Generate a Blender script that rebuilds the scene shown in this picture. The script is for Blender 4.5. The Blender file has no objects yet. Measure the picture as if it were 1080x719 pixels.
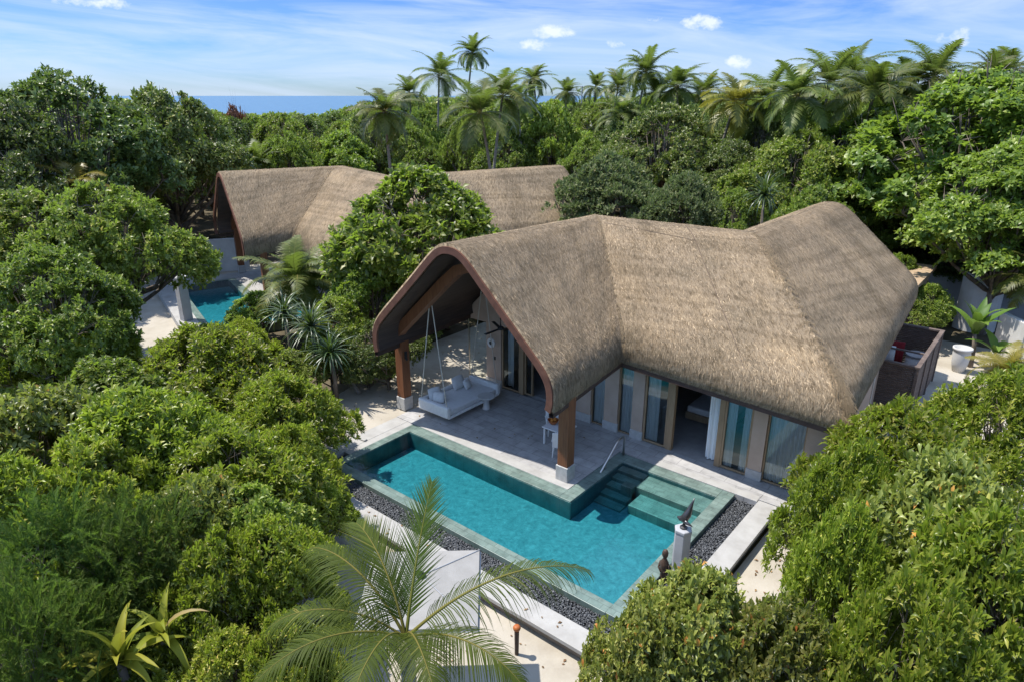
import bpy, bmesh, math, random
import numpy as np
from mathutils import Vector
R = math.radians
scene = bpy.context.scene
col = scene.collection
random.seed(7)

# ------------------------------------------------------------------ camera frame (x = along the pool, y = away over the pool to the villa)
F, HZ, YAW, EYE = 710.0, 101.0, R(-39.5), 12.5
PITCH = math.atan((359.5 - HZ) / F)
AX = np.array([math.cos(YAW), math.sin(YAW)]); BX = np.array([-math.sin(YAW), math.cos(YAW)])

def _ray(px, py):
    x, z = (px - 540) / F, -(py - 359.5) / F
    c, s = math.cos(PITCH), math.sin(PITCH)
    w = np.array([x, c + z * s, -s + z * c])
    return np.array([w[:2] @ AX, w[:2] @ BX, w[2]])

def spot(px, py, z=0.0):
    """world place of a thing seen at (px, py) whose height is z"""
    w = _ray(px, py); t = (z - EYE) / w[2]
    return float(w[0] * t), float(w[1] * t)

def far_spot(px, py, d):
    """place and height of a tree top seen at (px, py), d metres out"""
    w = _ray(px, py); g = math.hypot(w[0], w[1]); t = d / g
    return float(w[0] * t), float(w[1] * t), float(EYE + w[2] * t)

# ------------------------------------------------------------------ object helpers
OFF = {}
def tag(o, label=None, cat=None, group=None, kind=None):
    if label: o['label'] = label
    if cat: o['category'] = cat
    if group: o['group'] = group
    if kind: o['kind'] = kind
    return o

def empty(name, loc=(0, 0, 0), label=None, cat=None, group=None, rz=0):
    o = bpy.data.objects.new(name, None); col.objects.link(o)
    o.location = loc; o.rotation_euler.z = rz; o.empty_display_size = .2
    OFF[o.name] = Vector(loc)
    return tag(o, label, cat, group)

def link(name, me, parent=None, loc=(0, 0, 0)):
    o = bpy.data.objects.new(name, me); col.objects.link(o)
    o.location = loc
    if parent: o.parent = parent
    return o

class MB:
    """collects pieces of ONE part and links them as one mesh object"""
    def __init__(s): s.v, s.f = [], []
    def add(s, vs, fs):
        n = len(s.v); s.v += [tuple(map(float, v)) for v in vs]; s.f += [tuple(n + i for i in f) for f in fs]; return s
    def box(s, x0, x1, y0, y1, z0, z1):
        return s.add([(x0,y0,z0),(x1,y0,z0),(x1,y1,z0),(x0,y1,z0),(x0,y0,z1),(x1,y0,z1),(x1,y1,z1),(x0,y1,z1)],
              [(0,3,2,1),(4,5,6,7),(0,1,5,4),(1,2,6,5),(2,3,7,6),(3,0,4,7)])
    def obox(s, c, sx, sy, sz, rz=0, tilt=0):
        vs = []
        for z in (-.5, .5):
            for x, y in ((-.5,-.5),(.5,-.5),(.5,.5),(-.5,.5)):
                p = Vector((x*sx, y*sy, z*sz)); 
                if tilt: p = Vector((p.x, p.y*math.cos(tilt)-p.z*math.sin(tilt), p.y*math.sin(tilt)+p.z*math.cos(tilt)))
                vs.append((c[0]+p.x*math.cos(rz)-p.y*math.sin(rz), c[1]+p.x*math.sin(rz)+p.y*math.cos(rz), c[2]+p.z))
        return s.add(vs, [(0,3,2,1),(4,5,6,7),(0,1,5,4),(1,2,6,5),(2,3,7,6),(3,0,4,7)])
    def prism(s, poly, z0, z1):
        n = len(poly)
        vs = [(x,y,z0) for x,y in poly] + [(x,y,z1) for x,y in poly]
        fs = [tuple(range(n-1,-1,-1)), tuple(range(n,2*n))] + [(i,(i+1)%n,n+(i+1)%n,n+i) for i in range(n)]
        return s.add(vs, fs)
    def wallpoly(s, poly, y0, y1):
        """poly in (x,z), extruded along y"""
        n = len(poly)
        vs = [(x,y0,z) for x,z in poly] + [(x,y1,z) for x,z in poly]
        fs = [tuple(range(n)), tuple(range(2*n-1,n-1,-1))] + [((i+1)%n,i,n+i,n+(i+1)%n) for i in range(n)]
        return s.add(vs, fs)
    def tube(s, pts, rad, n=8, cap=True):
        pts = [Vector(p) for p in pts]
        if not hasattr(rad, '__len__'): rad = [rad]*len(pts)
        rings = []; ref = None
        for i, p in enumerate(pts):
            t = (pts[min(i+1,len(pts)-1)] - pts[max(i-1,0)]).normalized()
            if ref is None:
                ref = Vector((1,0,0)) if abs(t.x) < .8 else Vector((0,1,0))
            a = (ref - t*ref.dot(t)).normalized(); b = t.cross(a); ref = a
            rings.append([p + (a*math.cos(k*2*math.pi/n) + b*math.sin(k*2*math.pi/n))*rad[i] for k in range(n)])
        vs = [q for r in rings for q in r]; fs = []
        for i in range(len(pts)-1):
            for k in range(n):
                fs.append((i*n+k, i*n+(k+1)%n, (i+1)*n+(k+1)%n, (i+1)*n+k))
        if cap:
            fs += [tuple(range(n-1,-1,-1)), tuple((len(pts)-1)*n+k for k in range(n))]
        return s.add(vs, fs)
    def lathe(s, c, prof, n=20):
        vs = []; fs = []
        for r, z in prof:
            vs += [(c[0]+r*math.cos(k*2*math.pi/n), c[1]+r*math.sin(k*2*math.pi/n), c[2]+z) for k in range(n)]
        for i in range(len(prof)-1):
            for k in range(n): fs.append((i*n+k, i*n+(k+1)%n, (i+1)*n+(k+1)%n, (i+1)*n+k))
        fs += [tuple(range(n-1,-1,-1)), tuple((len(prof)-1)*n+k for k in range(n))]
        return s.add(vs, fs)
    def ball(s, c, rx, ry, rz, n=12, m=8):
        vs = [(c[0],c[1],c[2]-rz)]; fs = []
        for i in range(1, m):
            a = -math.pi/2 + math.pi*i/m
            vs += [(c[0]+rx*math.cos(a)*math.cos(k*2*math.pi/n), c[1]+ry*math.cos(a)*math.sin(k*2*math.pi/n), c[2]+rz*math.sin(a)) for k in range(n)]
        vs.append((c[0],c[1],c[2]+rz)); top = len(vs)-1
        for k in range(n): fs.append((0, 1+(k+1)%n, 1+k))
        for i in range(m-2):
            for k in range(n): fs.append((1+i*n+k, 1+i*n+(k+1)%n, 1+(i+1)*n+(k+1)%n, 1+(i+1)*n+k))
        for k in range(n): fs.append((1+(m-2)*n+k, 1+(m-2)*n+(k+1)%n, top))
        return s.add(vs, fs)
    def build(s, name, mat, parent=None, smooth=False, bevel=0, loc=None):
        off = Vector((0,0,0)); 
        if parent is not None: off = OFF[parent.name]
        elif loc is not None: off = Vector(loc)
        me = bpy.data.meshes.new(name)
        me.from_pydata([tuple(Vector(v)-off) for v in s.v], [], s.f); me.validate(); me.update()
        me.materials.append(mat)
        if smooth: me.shade_smooth()
        o = link(name, me, parent)
        if parent is None and loc is not None: o.location = loc
        OFF[o.name] = off
        if bevel:
            b = o.modifiers.new('bevel', 'BEVEL'); b.width = bevel; b.segments = 2; b.limit_method = 'ANGLE'
        return o

def np_mesh(name, V, faces_list, mat, tone=None, smooth=False):
    """V (n,3); faces_list = list of (m,k) int arrays; tone = per-face floats in the same order"""
    me = bpy.data.meshes.new(name)
    V = np.asarray(V, np.float32)
    me.vertices.add(len(V)); me.vertices.foreach_set('co', V.ravel())
    loops = np.concatenate([f.ravel() for f in faces_list]).astype(np.int32)
    tot = np.concatenate([np.full(len(f), f.shape[1], np.int32) for f in faces_list])
    start = np.concatenate([[0], np.cumsum(tot)[:-1]]).astype(np.int32)
    me.loops.add(len(loops)); me.loops.foreach_set('vertex_index', loops)
    me.polygons.add(len(tot)); me.polygons.foreach_set('loop_start', start); me.polygons.foreach_set('loop_total', tot)
    if tone is not None:
        a = me.attributes.new('tone', 'FLOAT', 'FACE'); a.data.foreach_set('value', np.asarray(tone, np.float32))
    me.update(calc_edges=True); me.materials.append(mat)
    if smooth: me.shade_smooth()
    return me

# ------------------------------------------------------------------ materials
def mat(name):
    m = bpy.data.materials.new(name); m.use_nodes = True
    nt = m.node_tree; nt.nodes.clear()
    out = nt.nodes.new('ShaderNodeOutputMaterial')
    return m, nt, out
def N(nt, t, **kw):
    n = nt.nodes.new(t)
    for k, v in kw.items():
        if k in n.inputs: n.inputs[k].default_value = v
        else: setattr(n, k, v)
    return n
def L(nt, a, b): nt.links.new(a, b)
def ramp(nt, stops, interp='LINEAR'):
    r = nt.nodes.new('ShaderNodeValToRGB'); r.color_ramp.interpolation = interp
    e = r.color_ramp.elements
    while len(e) < len(stops): e.new(.5)
    for el, (p, c) in zip(e, stops): el.position = p; el.color = (*c, 1)
    return r
def coords(nt, scale=(1,1,1), rot=(0,0,0), kind='Object'):
    tc = N(nt, 'ShaderNodeTexCoord'); mp = N(nt, 'ShaderNodeMapping')
    mp.inputs['Scale'].default_value = scale; mp.inputs['Rotation'].default_value = rot
    L(nt, tc.outputs[kind], mp.inputs['Vector']); return mp.outputs['Vector']

def noisy(name, stops, scale=4, rough=.7, detail=6, bump=0, bscale=40, spec=.3, stretch=(1,1,1), metallic=0, rot=(0,0,0)):
    m, nt, out = mat(name)
    b = N(nt, 'ShaderNodeBsdfPrincipled', Roughness=rough, Metallic=metallic); b.inputs['Specular IOR Level'].default_value = spec
    v = coords(nt, stretch, rot)
    n = N(nt, 'ShaderNodeTexNoise', Scale=scale, Detail=detail, Roughness=.62); L(nt, v, n.inputs['Vector'])
    r = ramp(nt, stops); L(nt, n.outputs['Fac'], r.inputs[0]); L(nt, r.outputs[0], b.inputs['Base Color'])
    if bump:
        n2 = N(nt, 'ShaderNodeTexNoise', Scale=bscale, Detail=4); L(nt, v, n2.inputs['Vector'])
        bp = N(nt, 'ShaderNodeBump', Strength=bump, Distance=.02); L(nt, n2.outputs['Fac'], bp.inputs['Height']); L(nt, bp.outputs[0], b.inputs['Normal'])
    L(nt, b.outputs[0], out.inputs[0]); return m

def leaf_mat(name, stops, rough=.42, trans=.28, tcol=(.22,.36,.04), spec=.45, vary=.35):
    m, nt, out = mat(name)
    at = N(nt, 'ShaderNodeAttribute', attribute_name='tone')
    oi = N(nt, 'ShaderNodeObjectInfo')
    r = ramp(nt, stops); L(nt, at.outputs['Fac'], r.inputs[0])
    hs = N(nt, 'ShaderNodeHueSaturation')
    mr = N(nt, 'ShaderNodeMapRange'); mr.inputs['To Min'].default_value = 1-vary; mr.inputs['To Max'].default_value = 1+vary
    L(nt, oi.outputs['Random'], mr.inputs['Value']); L(nt, mr.outputs[0], hs.inputs['Value'])
    mh = N(nt, 'ShaderNodeMath', operation='FRACT'); ml = N(nt, 'ShaderNodeMath', operation='MULTIPLY'); ml.inputs[1].default_value = 7.31
    L(nt, oi.outputs['Random'], ml.inputs[0]); L(nt, ml.outputs[0], mh.inputs[0])
    m2 = N(nt, 'ShaderNodeMapRange'); m2.inputs['To Min'].default_value = .474; m2.inputs['To Max'].default_value = .515
    L(nt, mh.outputs[0], m2.inputs['Value']); L(nt, m2.outputs[0], hs.inputs['Hue'])
    L(nt, r.outputs[0], hs.inputs['Color'])
    b = N(nt, 'ShaderNodeBsdfPrincipled', Roughness=rough); b.inputs['Specular IOR Level'].default_value = spec
    L(nt, hs.outputs[0], b.inputs['Base Color'])
    t = N(nt, 'ShaderNodeBsdfTranslucent'); t.inputs[0].default_value = (*tcol, 1)
    mx = N(nt, 'ShaderNodeMixShader'); mx.inputs[0].default_value = trans
    L(nt, b.outputs[0], mx.inputs[1]); L(nt, t.outputs[0], mx.inputs[2]); L(nt, mx.outputs[0], out.inputs[0])
    return m

M = {}
G = lambda *c: c
M['naupaka'] = leaf_mat('naupaka_leaf', [(0,(0.088,0.116,0.014)),(.4,(0.185,0.216,0.025)),(.75,(0.275,0.305,0.042)),(1,(0.506,0.455,0.104))], rough=.36, trans=.36, tcol=(.36,.50,.04), spec=.45)
M['naupaka_olive'] = leaf_mat('olive_shrub_leaf', [(0,(0.081,0.097,0.018)),(.45,(0.172,0.194,0.039)),(.8,(0.248,0.266,0.062)),(.97,(0.321,0.310,0.097)),(1,(0.482,0.221,0.048))], rough=.36, trans=.34, tcol=(.36,.44,.07), spec=.45)
M['broad'] = leaf_mat('broad_leaf', [(0,(0.069,0.097,0.016)),(.45,(0.161,0.201,0.028)),(.8,(0.245,0.283,0.047)),(1,(0.410,0.388,0.084))], rough=.40, trans=.34, tcol=(.28,.42,.05), spec=.4)
M['bright'] = leaf_mat('bright_leaf', [(0,(0.074,0.110,0.015)),(.45,(0.157,0.213,0.033)),(.8,(0.239,0.294,0.052)),(1,(0.372,0.387,0.096))], rough=.40, trans=.36, tcol=(.34,.50,.05), spec=.4)
M['dark'] = leaf_mat('dark_leaf', [(0,(0.057,0.082,0.021)),(.5,(0.123,0.161,0.038)),(.85,(0.198,0.236,0.057)),(1,(0.318,0.306,0.085))], rough=.40, trans=.28, tcol=(.18,.28,.04), spec=.4)
M['grey'] = leaf_mat('grey_green_leaf', [(0,(0.063,0.086,0.032)),(.5,(0.131,0.165,0.065)),(.85,(0.204,0.232,0.099)),(1,(0.314,0.316,0.151))], rough=.55, trans=.28, tcol=(.22,.32,.09), spec=.25)
M['feather'] = leaf_mat('feathery_leaf', [(0,(0.032,0.055,0.011)),(.5,(0.071,0.110,0.018)),(.9,(0.117,0.156,0.030)),(1,(0.162,0.186,0.041))], rough=.6, trans=.3, tcol=(.2,.34,.04), spec=.15)
M['palm'] = leaf_mat('palm_leaf', [(0,(0.043,0.060,0.012)),(.5,(0.095,0.120,0.022)),(.85,(0.162,0.173,0.038)),(1,(0.322,0.260,0.088))], rough=.45, trans=.3, tcol=(.24,.34,.05), spec=.35, vary=.22)
M['palm_near'] = leaf_mat('near_palm_leaf', [(0,(0.024,0.041,0.006)),(.5,(0.045,0.069,0.010)),(.85,(0.074,0.101,0.016)),(1,(0.221,0.201,0.044))], rough=.6, trans=.3, tcol=(.24,.34,.04), spec=.14, vary=.05)
M['palm_yellow'] = leaf_mat('yellow_palm_leaf', [(0,(0.102,0.102,0.013)),(.5,(0.187,0.170,0.021)),(.85,(0.255,0.221,0.030)),(1,(0.323,0.255,0.043))], rough=.4, trans=.3, tcol=(.4,.38,.05), vary=.1)
M['pandan'] = leaf_mat('strap_leaf', [(0,(0.025,0.044,0.015)),(.5,(0.053,0.083,0.029)),(.85,(0.089,0.123,0.047)),(1,(0.170,0.178,0.093))], rough=.36, trans=.14, spec=.6, vary=.1)
M['agave'] = leaf_mat('yellow_strap_leaf', [(0,(.09,.14,.014)),(.5,(.20,.23,.022)),(.85,(.30,.28,.035)),(1,(.36,.27,.14))], rough=.55, trans=.3, tcol=(.34,.38,.04), spec=.2, vary=.05)
M['banana'] = leaf_mat('banana_leaf', [(0,(.045,.095,.014)),(.5,(.085,.155,.024)),(1,(.15,.21,.04))], rough=.5, trans=.3, tcol=(.2,.32,.04), spec=.25, vary=.1)
M['redleaf'] = leaf_mat('rusty_leaf', [(0,(.10,.05,.03)),(.5,(.20,.09,.05)),(1,(.30,.16,.09))], rough=.5, trans=.2, tcol=(.3,.14,.06))
M['bark'] = noisy('bark', [(.3,(.07,.055,.042)),(.55,(.16,.13,.10)),(.8,(.26,.22,.18))], 6, .85, bump=.6, bscale=18, stretch=(1,1,.3))
M['palmbark'] = noisy('palm_bark', [(.3,(.14,.12,.10)),(.55,(.26,.23,.19)),(.8,(.36,.32,.27))], 5, .85, bump=.5, bscale=14, stretch=(1,1,4))
M['rachis'] = noisy('palm_rib', [(.3,(.22,.20,.05)),(.7,(.38,.33,.10))], 3, .5)
M['wood'] = noisy('red_timber', [(.25,(.115,.043,.020)),(.5,(.19,.073,.032)),(.8,(.26,.113,.050))], 3, .5, bump=.12, bscale=30, stretch=(5,5,.35))
M['fascia'] = noisy('fascia_timber', [(.3,(.10,.045,.03)),(.6,(.155,.07,.045)),(.8,(.20,.095,.06))], 3, .55, bump=.1)
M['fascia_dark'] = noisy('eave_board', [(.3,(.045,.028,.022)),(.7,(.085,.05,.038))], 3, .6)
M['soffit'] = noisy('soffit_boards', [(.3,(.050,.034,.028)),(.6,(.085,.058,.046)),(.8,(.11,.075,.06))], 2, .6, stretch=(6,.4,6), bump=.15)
M['plaster'] = noisy('taupe_plaster', [(.3,(0.415,0.311,0.235)),(.7,(0.488,0.370,0.285))], 2.2, .8, bump=.08)
M['whitewall'] = noisy('white_plaster', [(.3,(.42,.405,.38)),(.6,(.52,.505,.48)),(.8,(.58,.57,.54))], 1.3, .8, bump=.1)
M['greywall'] = noisy('grey_plaster', [(.3,(.28,.28,.285)),(.7,(.38,.38,.385))], 1.3, .8, bump=.1)
M['stonebase'] = noisy('white_stone', [(.3,(0.360,0.347,0.324)),(.6,(0.450,0.436,0.414)),(.8,(0.504,0.495,0.477))], 6, .75, bump=.3, bscale=25)
M['frame'] = noisy('oak_frame', [(.3,(.26,.175,.10)),(.7,(.36,.25,.15))], 5, .5, stretch=(4,4,.5))
M['dark'+'metal'] = noisy('black_metal', [(.3,(.018,.018,.018)),(.7,(.03,.03,.03))], 4, .45)
M['steel'] = noisy('brushed_steel', [(.3,(.50,.48,.46)),(.7,(.62,.60,.57))], 8, .28, metallic=1)
M['cushion'] = noisy('white_fabric', [(.3,(.60,.59,.575)),(.7,(.69,.68,.66))], 9, .9, bump=.15, bscale=60)
M['greyfabric'] = noisy('grey_fabric', [(.3,(.55,.545,.54)),(.7,(.64,.635,.63))], 9, .9, bump=.15, bscale=60)
M['canvas'] = noisy('pale_canvas', [(.3,(.245,.232,.212)),(.7,(.300,.286,.262))], 2.5, .85, bump=.1)
M['redfabric'] = noisy('dark_red_fabric', [(.3,(.16,.012,.016)),(.7,(.22,.02,.024))], 9, .9)
M['rope'] = noisy('pale_rope', [(.3,(.46,.40,.32)),(.7,(.60,.54,.45))], 30, .85)
M['whitepaint'] = noisy('white_paint', [(.3,(.68,.67,.65)),(.7,(.76,.75,.73))], 5, .45)
M['orange'] = noisy('orange_clay', [(.3,(0.300,0.078,0.021)),(.7,(0.396,0.132,0.036))], 7, .5)
M['fruit'] = noisy('fruit_skin', [(.3,(.55,.16,.02)),(.7,(.70,.30,.05))], 7, .4)
M['carved'] = noisy('dark_carved_wood', [(.3,(.035,.022,.016)),(.7,(.085,.052,.035))], 8, .5, bump=.3)
M['bronze'] = noisy('dark_bronze', [(.3,(.05,.048,.05)),(.7,(.11,.105,.11))], 6, .32, metallic=.6)
M['slat'] = noisy('grey_brown_timber', [(.3,(.085,.062,.052)),(.6,(.15,.112,.094)),(.8,(.20,.155,.13))], 3, .7, stretch=(1,1,8), bump=.2)
M['slabroof'] = noisy('tan_flat_roof', [(.3,(.30,.21,.13)),(.7,(.42,.31,.20))], 2, .85, bump=.2)
M['sand'] = noisy('sand', [(.22,(0.270,0.230,0.180)),(.48,(0.369,0.329,0.266)),(.8,(0.441,0.401,0.338))], .7, .9, detail=10, bump=.5, bscale=9)
M['litter'] = noisy('leaf_litter', [(.3,(.035,.028,.016)),(.5,(.075,.060,.035)),(.68,(.13,.105,.065)),(.85,(.34,.30,.23))], .5, .95, detail=10, bump=.6, bscale=6)
M['ledge'] = noisy('white_ledge_stone', [(.28,(0.279,0.266,0.248)),(.55,(0.351,0.340,0.320)),(.8,(0.405,0.393,0.373))], 1.6, .7, detail=8, bump=.15)
M['underwall'] = noisy('shaded_kerb_stone', [(.3,(.15,.12,.09)),(.7,(.24,.195,.15))], 3, .85, bump=.3)  # kerb stone; the shading under the ledge is put into its brown
M['dryleaf'] = leaf_mat('dry_leaf', [(0,(.10,.065,.03)),(.5,(.20,.13,.06)),(1,(.32,.24,.11))], rough=.7, trans=.1, spec=.15, vary=0)
M['pebble'] = leaf_mat('dark_pebble', [(0,(0.027,0.028,0.031)),(.5,(0.057,0.060,0.066)),(.9,(0.102,0.105,0.114)),(1,(0.216,0.216,0.216))], rough=.45, trans=0, vary=0)
M['roomfloor'] = noisy('grey_room_floor', [(.3,(.28,.265,.25)),(.7,(.36,.345,.33))], 3, .45)
M['roomwall'] = noisy('room_wall', [(.3,(.42,.37,.31)),(.7,(.50,.44,.38))], 3, .8)
M['curtain'] = noisy('white_curtain', [(.3,(.70,.72,.70)),(.7,(.82,.84,.82))], 3, .85, stretch=(12,12,.4))

def thatch_mat():
    m, nt, out = mat('palm_thatch')
    b = N(nt, 'ShaderNodeBsdfPrincipled', Roughness=.88); b.inputs['Specular IOR Level'].default_value = .12
    at = N(nt, 'ShaderNodeAttribute', attribute_name='tone')
    uv = N(nt, 'ShaderNodeUVMap', uv_map='slope')
    def noise(sx, sy, sc, det, ro=.6):
        mp = N(nt, 'ShaderNodeMapping'); mp.inputs['Scale'].default_value = (sx, sy, 1); L(nt, uv.outputs[0], mp.inputs['Vector'])
        n = N(nt, 'ShaderNodeTexNoise', Scale=sc, Detail=det, Roughness=ro); L(nt, mp.outputs[0], n.inputs['Vector']); return n.outputs['Fac']
    straw = noise(9, 1.1, 3.2, 5, .7)
    blot = noise(1, .8, .55, 5, .65)
    fine = noise(3.2, .9, 2.6, 6, .7)
    r1 = ramp(nt, [(.27,(.125,.092,.056)),(.43,(.265,.202,.134)),(.60,(.375,.293,.203)),(.80,(.50,.405,.295))]); L(nt, straw, r1.inputs[0])
    r2 = ramp(nt, [(.28,(.70,.71,.70)),(.5,(1,.985,.96)),(.7,(1.2,1.16,1.08))]); L(nt, blot, r2.inputs[0])
    r3 = ramp(nt, [(.34,(.55,.53,.50)),(.50,(.98,.98,.98)),(.75,(1.22,1.2,1.16))]); L(nt, fine, r3.inputs[0])
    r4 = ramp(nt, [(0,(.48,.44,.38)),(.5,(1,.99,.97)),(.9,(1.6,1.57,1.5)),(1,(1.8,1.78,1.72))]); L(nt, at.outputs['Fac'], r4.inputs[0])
    c = r1.outputs[0]
    # weathered courses: each lapped layer ends a little darker; a few stains run down the slope
    course = noise(.16,1.9,1.0,3,.5); r5 = ramp(nt, [(.38,(.80,.79,.77)),(.5,(1,1,1)),(.62,(1.1,1.09,1.07))]); L(nt, course, r5.inputs[0])
    stain = noise(.9,.12,1.0,4,.6); r6 = ramp(nt, [(.32,(.74,.73,.70)),(.46,(1,1,1))]); L(nt, stain, r6.inputs[0])
    for r in (r2, r3, r4, r5, r6):
        mx = N(nt, 'ShaderNodeMix', data_type='RGBA', blend_type='MULTIPLY'); mx.inputs[0].default_value = 1
        L(nt, c, mx.inputs[6]); L(nt, r.outputs[0], mx.inputs[7]); c = mx.outputs[2]
    L(nt, c, b.inputs['Base Color'])
    ad = N(nt, 'ShaderNodeMath', operation='ADD'); L(nt, straw, ad.inputs[0]); L(nt, fine, ad.inputs[1])
    bp = N(nt, 'ShaderNodeBump', Strength=1.0, Distance=.10); L(nt, ad.outputs[0], bp.inputs['Height']); L(nt, bp.outputs[0], b.inputs['Normal'])
    L(nt, b.outputs[0], out.inputs[0]); return m
M['thatch'] = thatch_mat()

def tile_mat(name, c1, c2, mortar, w, h, rough=.5, scale=1, bump=.25, mort=.02, blot=.35, rot=0):
    m, nt, out = mat(name)
    b = N(nt, 'ShaderNodeBsdfPrincipled', Roughness=rough); b.inputs['Specular IOR Level'].default_value = .35
    v = coords(nt, (1,1,1), (0,0,rot))
    # vertical faces need a coordinate too: fold z into x and y
    br = N(nt, 'ShaderNodeTexBrick'); br.inputs['Color1'].default_value = (*c1,1); br.inputs['Color2'].default_value = (*c2,1); br.inputs['Mortar'].default_value = (*mortar,1)
    br.inputs['Scale'].default_value = scale; br.inputs['Mortar Size'].default_value = mort; br.inputs['Brick Width'].default_value = w; br.inputs['Row Height'].default_value = h; br.inputs['Bias'].default_value = -.1
    L(nt, v, br.inputs['Vector'])
    n = N(nt, 'ShaderNodeTexNoise', Scale=2.2, Detail=9, Roughness=.68); L(nt, v, n.inputs['Vector'])
    r = ramp(nt, [(.3,(1-blot,)*3),(.5,(1,1,1)),(.75,(1+blot*.8,)*3)]); L(nt, n.outputs['Fac'], r.inputs[0])
    mx = N(nt, 'ShaderNodeMix', data_type='RGBA', blend_type='MULTIPLY'); mx.inputs[0].default_value = 1
    L(nt, br.outputs['Color'], mx.inputs[6]); L(nt, r.outputs[0], mx.inputs[7]); L(nt, mx.outputs[2], b.inputs['Base Color'])
    bp = N(nt, 'ShaderNodeBump', Strength=bump, Distance=.01); L(nt, n.outputs['Fac'], bp.inputs['Height']); L(nt, bp.outputs[0], b.inputs['Normal'])
    L(nt, b.outputs[0], out.inputs[0]); return m
M['deck'] = tile_mat('grey_deck_tiles', (.31,.30,.29), (.39,.378,.366), (.235,.228,.222), .9, .45, .6, mort=.012, blot=.28)
M['greentile'] = tile_mat('green_stone_tiles', (.125,.172,.150), (.170,.220,.192), (.09,.12,.105), .4, .2, .35, mort=.008, blot=.4)

M['basin_shade'] = tile_mat('shaded_pool_tiles', (.034,.118,.128), (.046,.142,.150), (.028,.09,.10), .4, .2, .4, mort=.008, blot=.4)  # pool tile darkened, shade on the pool walls painted in

def pool_floor_mat():
    m, nt, out = mat('pool_floor_mosaic')
    b = N(nt, 'ShaderNodeBsdfPrincipled', Roughness=.5)
    v = coords(nt)
    w = N(nt, 'ShaderNodeTexNoise', Scale=1.6, Detail=3); L(nt, v, w.inputs['Vector'])
    mxv = N(nt, 'ShaderNodeMix', data_type='VECTOR'); mxv.inputs[0].default_value = .35
    L(nt, v, mxv.inputs[4]); L(nt, w.outputs['Color'], mxv.inputs[5])
    n = N(nt, 'ShaderNodeTexNoise', Scale=8.0, Detail=10, Roughness=.82); L(nt, mxv.outputs[1], n.inputs['Vector'])
    r = ramp(nt, [(.29,(.050,.092,.097)),(.44,(.112,.172,.175)),(.56,(.172,.235,.233)),(.74,(.33,.39,.38))]); L(nt, n.outputs['Fac'], r.inputs[0])
    L(nt, r.outputs[0], b.inputs['Base Color']); L(nt, b.outputs[0], out.inputs[0]); return m
M['poolfloor'] = pool_floor_mat()

def water_mat():
    m, nt, out = mat('pool_water')
    v = coords(nt)
    n1 = N(nt, 'ShaderNodeTexNoise', Scale=3.2, Detail=4, Roughness=.55); L(nt, v, n1.inputs['Vector'])
    bp = N(nt, 'ShaderNodeBump', Strength=.16, Distance=.06); L(nt, n1.outputs['Fac'], bp.inputs['Height'])
    t = N(nt, 'ShaderNodeBsdfTransparent'); g = N(nt, 'ShaderNodeBsdfGlossy', Roughness=.03); L(nt, bp.outputs[0], g.inputs['Normal'])
    fr = N(nt, 'ShaderNodeFresnel', IOR=1.33); L(nt, bp.outputs[0], fr.inputs['Normal'])
    mx = N(nt, 'ShaderNodeMixShader'); L(nt, fr.outputs[0], mx.inputs[0]); L(nt, t.outputs[0], mx.inputs[1]); L(nt, g.outputs[0], mx.inputs[2])
    L(nt, mx.outputs[0], out.inputs['Surface'])
    ab = N(nt, 'ShaderNodeVolumeAbsorption'); ab.inputs['Color'].default_value = (.04,.84,.93,1); ab.inputs['Density'].default_value = 1.15
    L(nt, ab.outputs[0], out.inputs['Volume']); return m
M['water'] = water_mat()

def sea_mat():
    m, nt, out = mat('sea_water')
    b = N(nt, 'ShaderNodeBsdfPrincipled', Roughness=.35); b.inputs['Base Color'].default_value = (.012,.075,.16,1); b.inputs['Specular IOR Level'].default_value = .3
    v = coords(nt, (.02,.02,.02)); n = N(nt, 'ShaderNodeTexNoise', Scale=3, Detail=8); L(nt, v, n.inputs['Vector'])
    r = ramp(nt, [(.3,(.034,.088,.140)),(.7,(.055,.125,.185))]); L(nt, n.outputs['Fac'], r.inputs[0]); L(nt, r.outputs[0], b.inputs['Base Color'])
    bp = N(nt, 'ShaderNodeBump', Strength=.5, Distance=2.0); L(nt, n.outputs['Fac'], bp.inputs['Height']); L(nt, bp.outputs[0], b.inputs['Normal'])
    L(nt, b.outputs[0], out.inputs[0]); return m
M['sea'] = sea_mat()

def glass_mat(name, tint, ior=2.0):
    m, nt, out = mat(name)
    t = N(nt, 'ShaderNodeBsdfTransparent'); t.inputs[0].default_value = (*tint,1)
    g = N(nt, 'ShaderNodeBsdfGlossy', Roughness=.015); g.inputs[0].default_value = (.82,.95,.96,1)
    fr = N(nt, 'ShaderNodeFresnel', IOR=ior)
    mx = N(nt, 'ShaderNodeMixShader'); L(nt, fr.outputs[0], mx.inputs[0]); L(nt, t.outputs[0], mx.inputs[1]); L(nt, g.outputs[0], mx.inputs[2])
    L(nt, mx.outputs[0], out.inputs[0]); return m
M['glass'] = glass_mat('window_glass', (.91,.955,.955), 1.9)
M['clearglass'] = glass_mat('clear_glass', (.92,.97,.95), 1.4)
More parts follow.
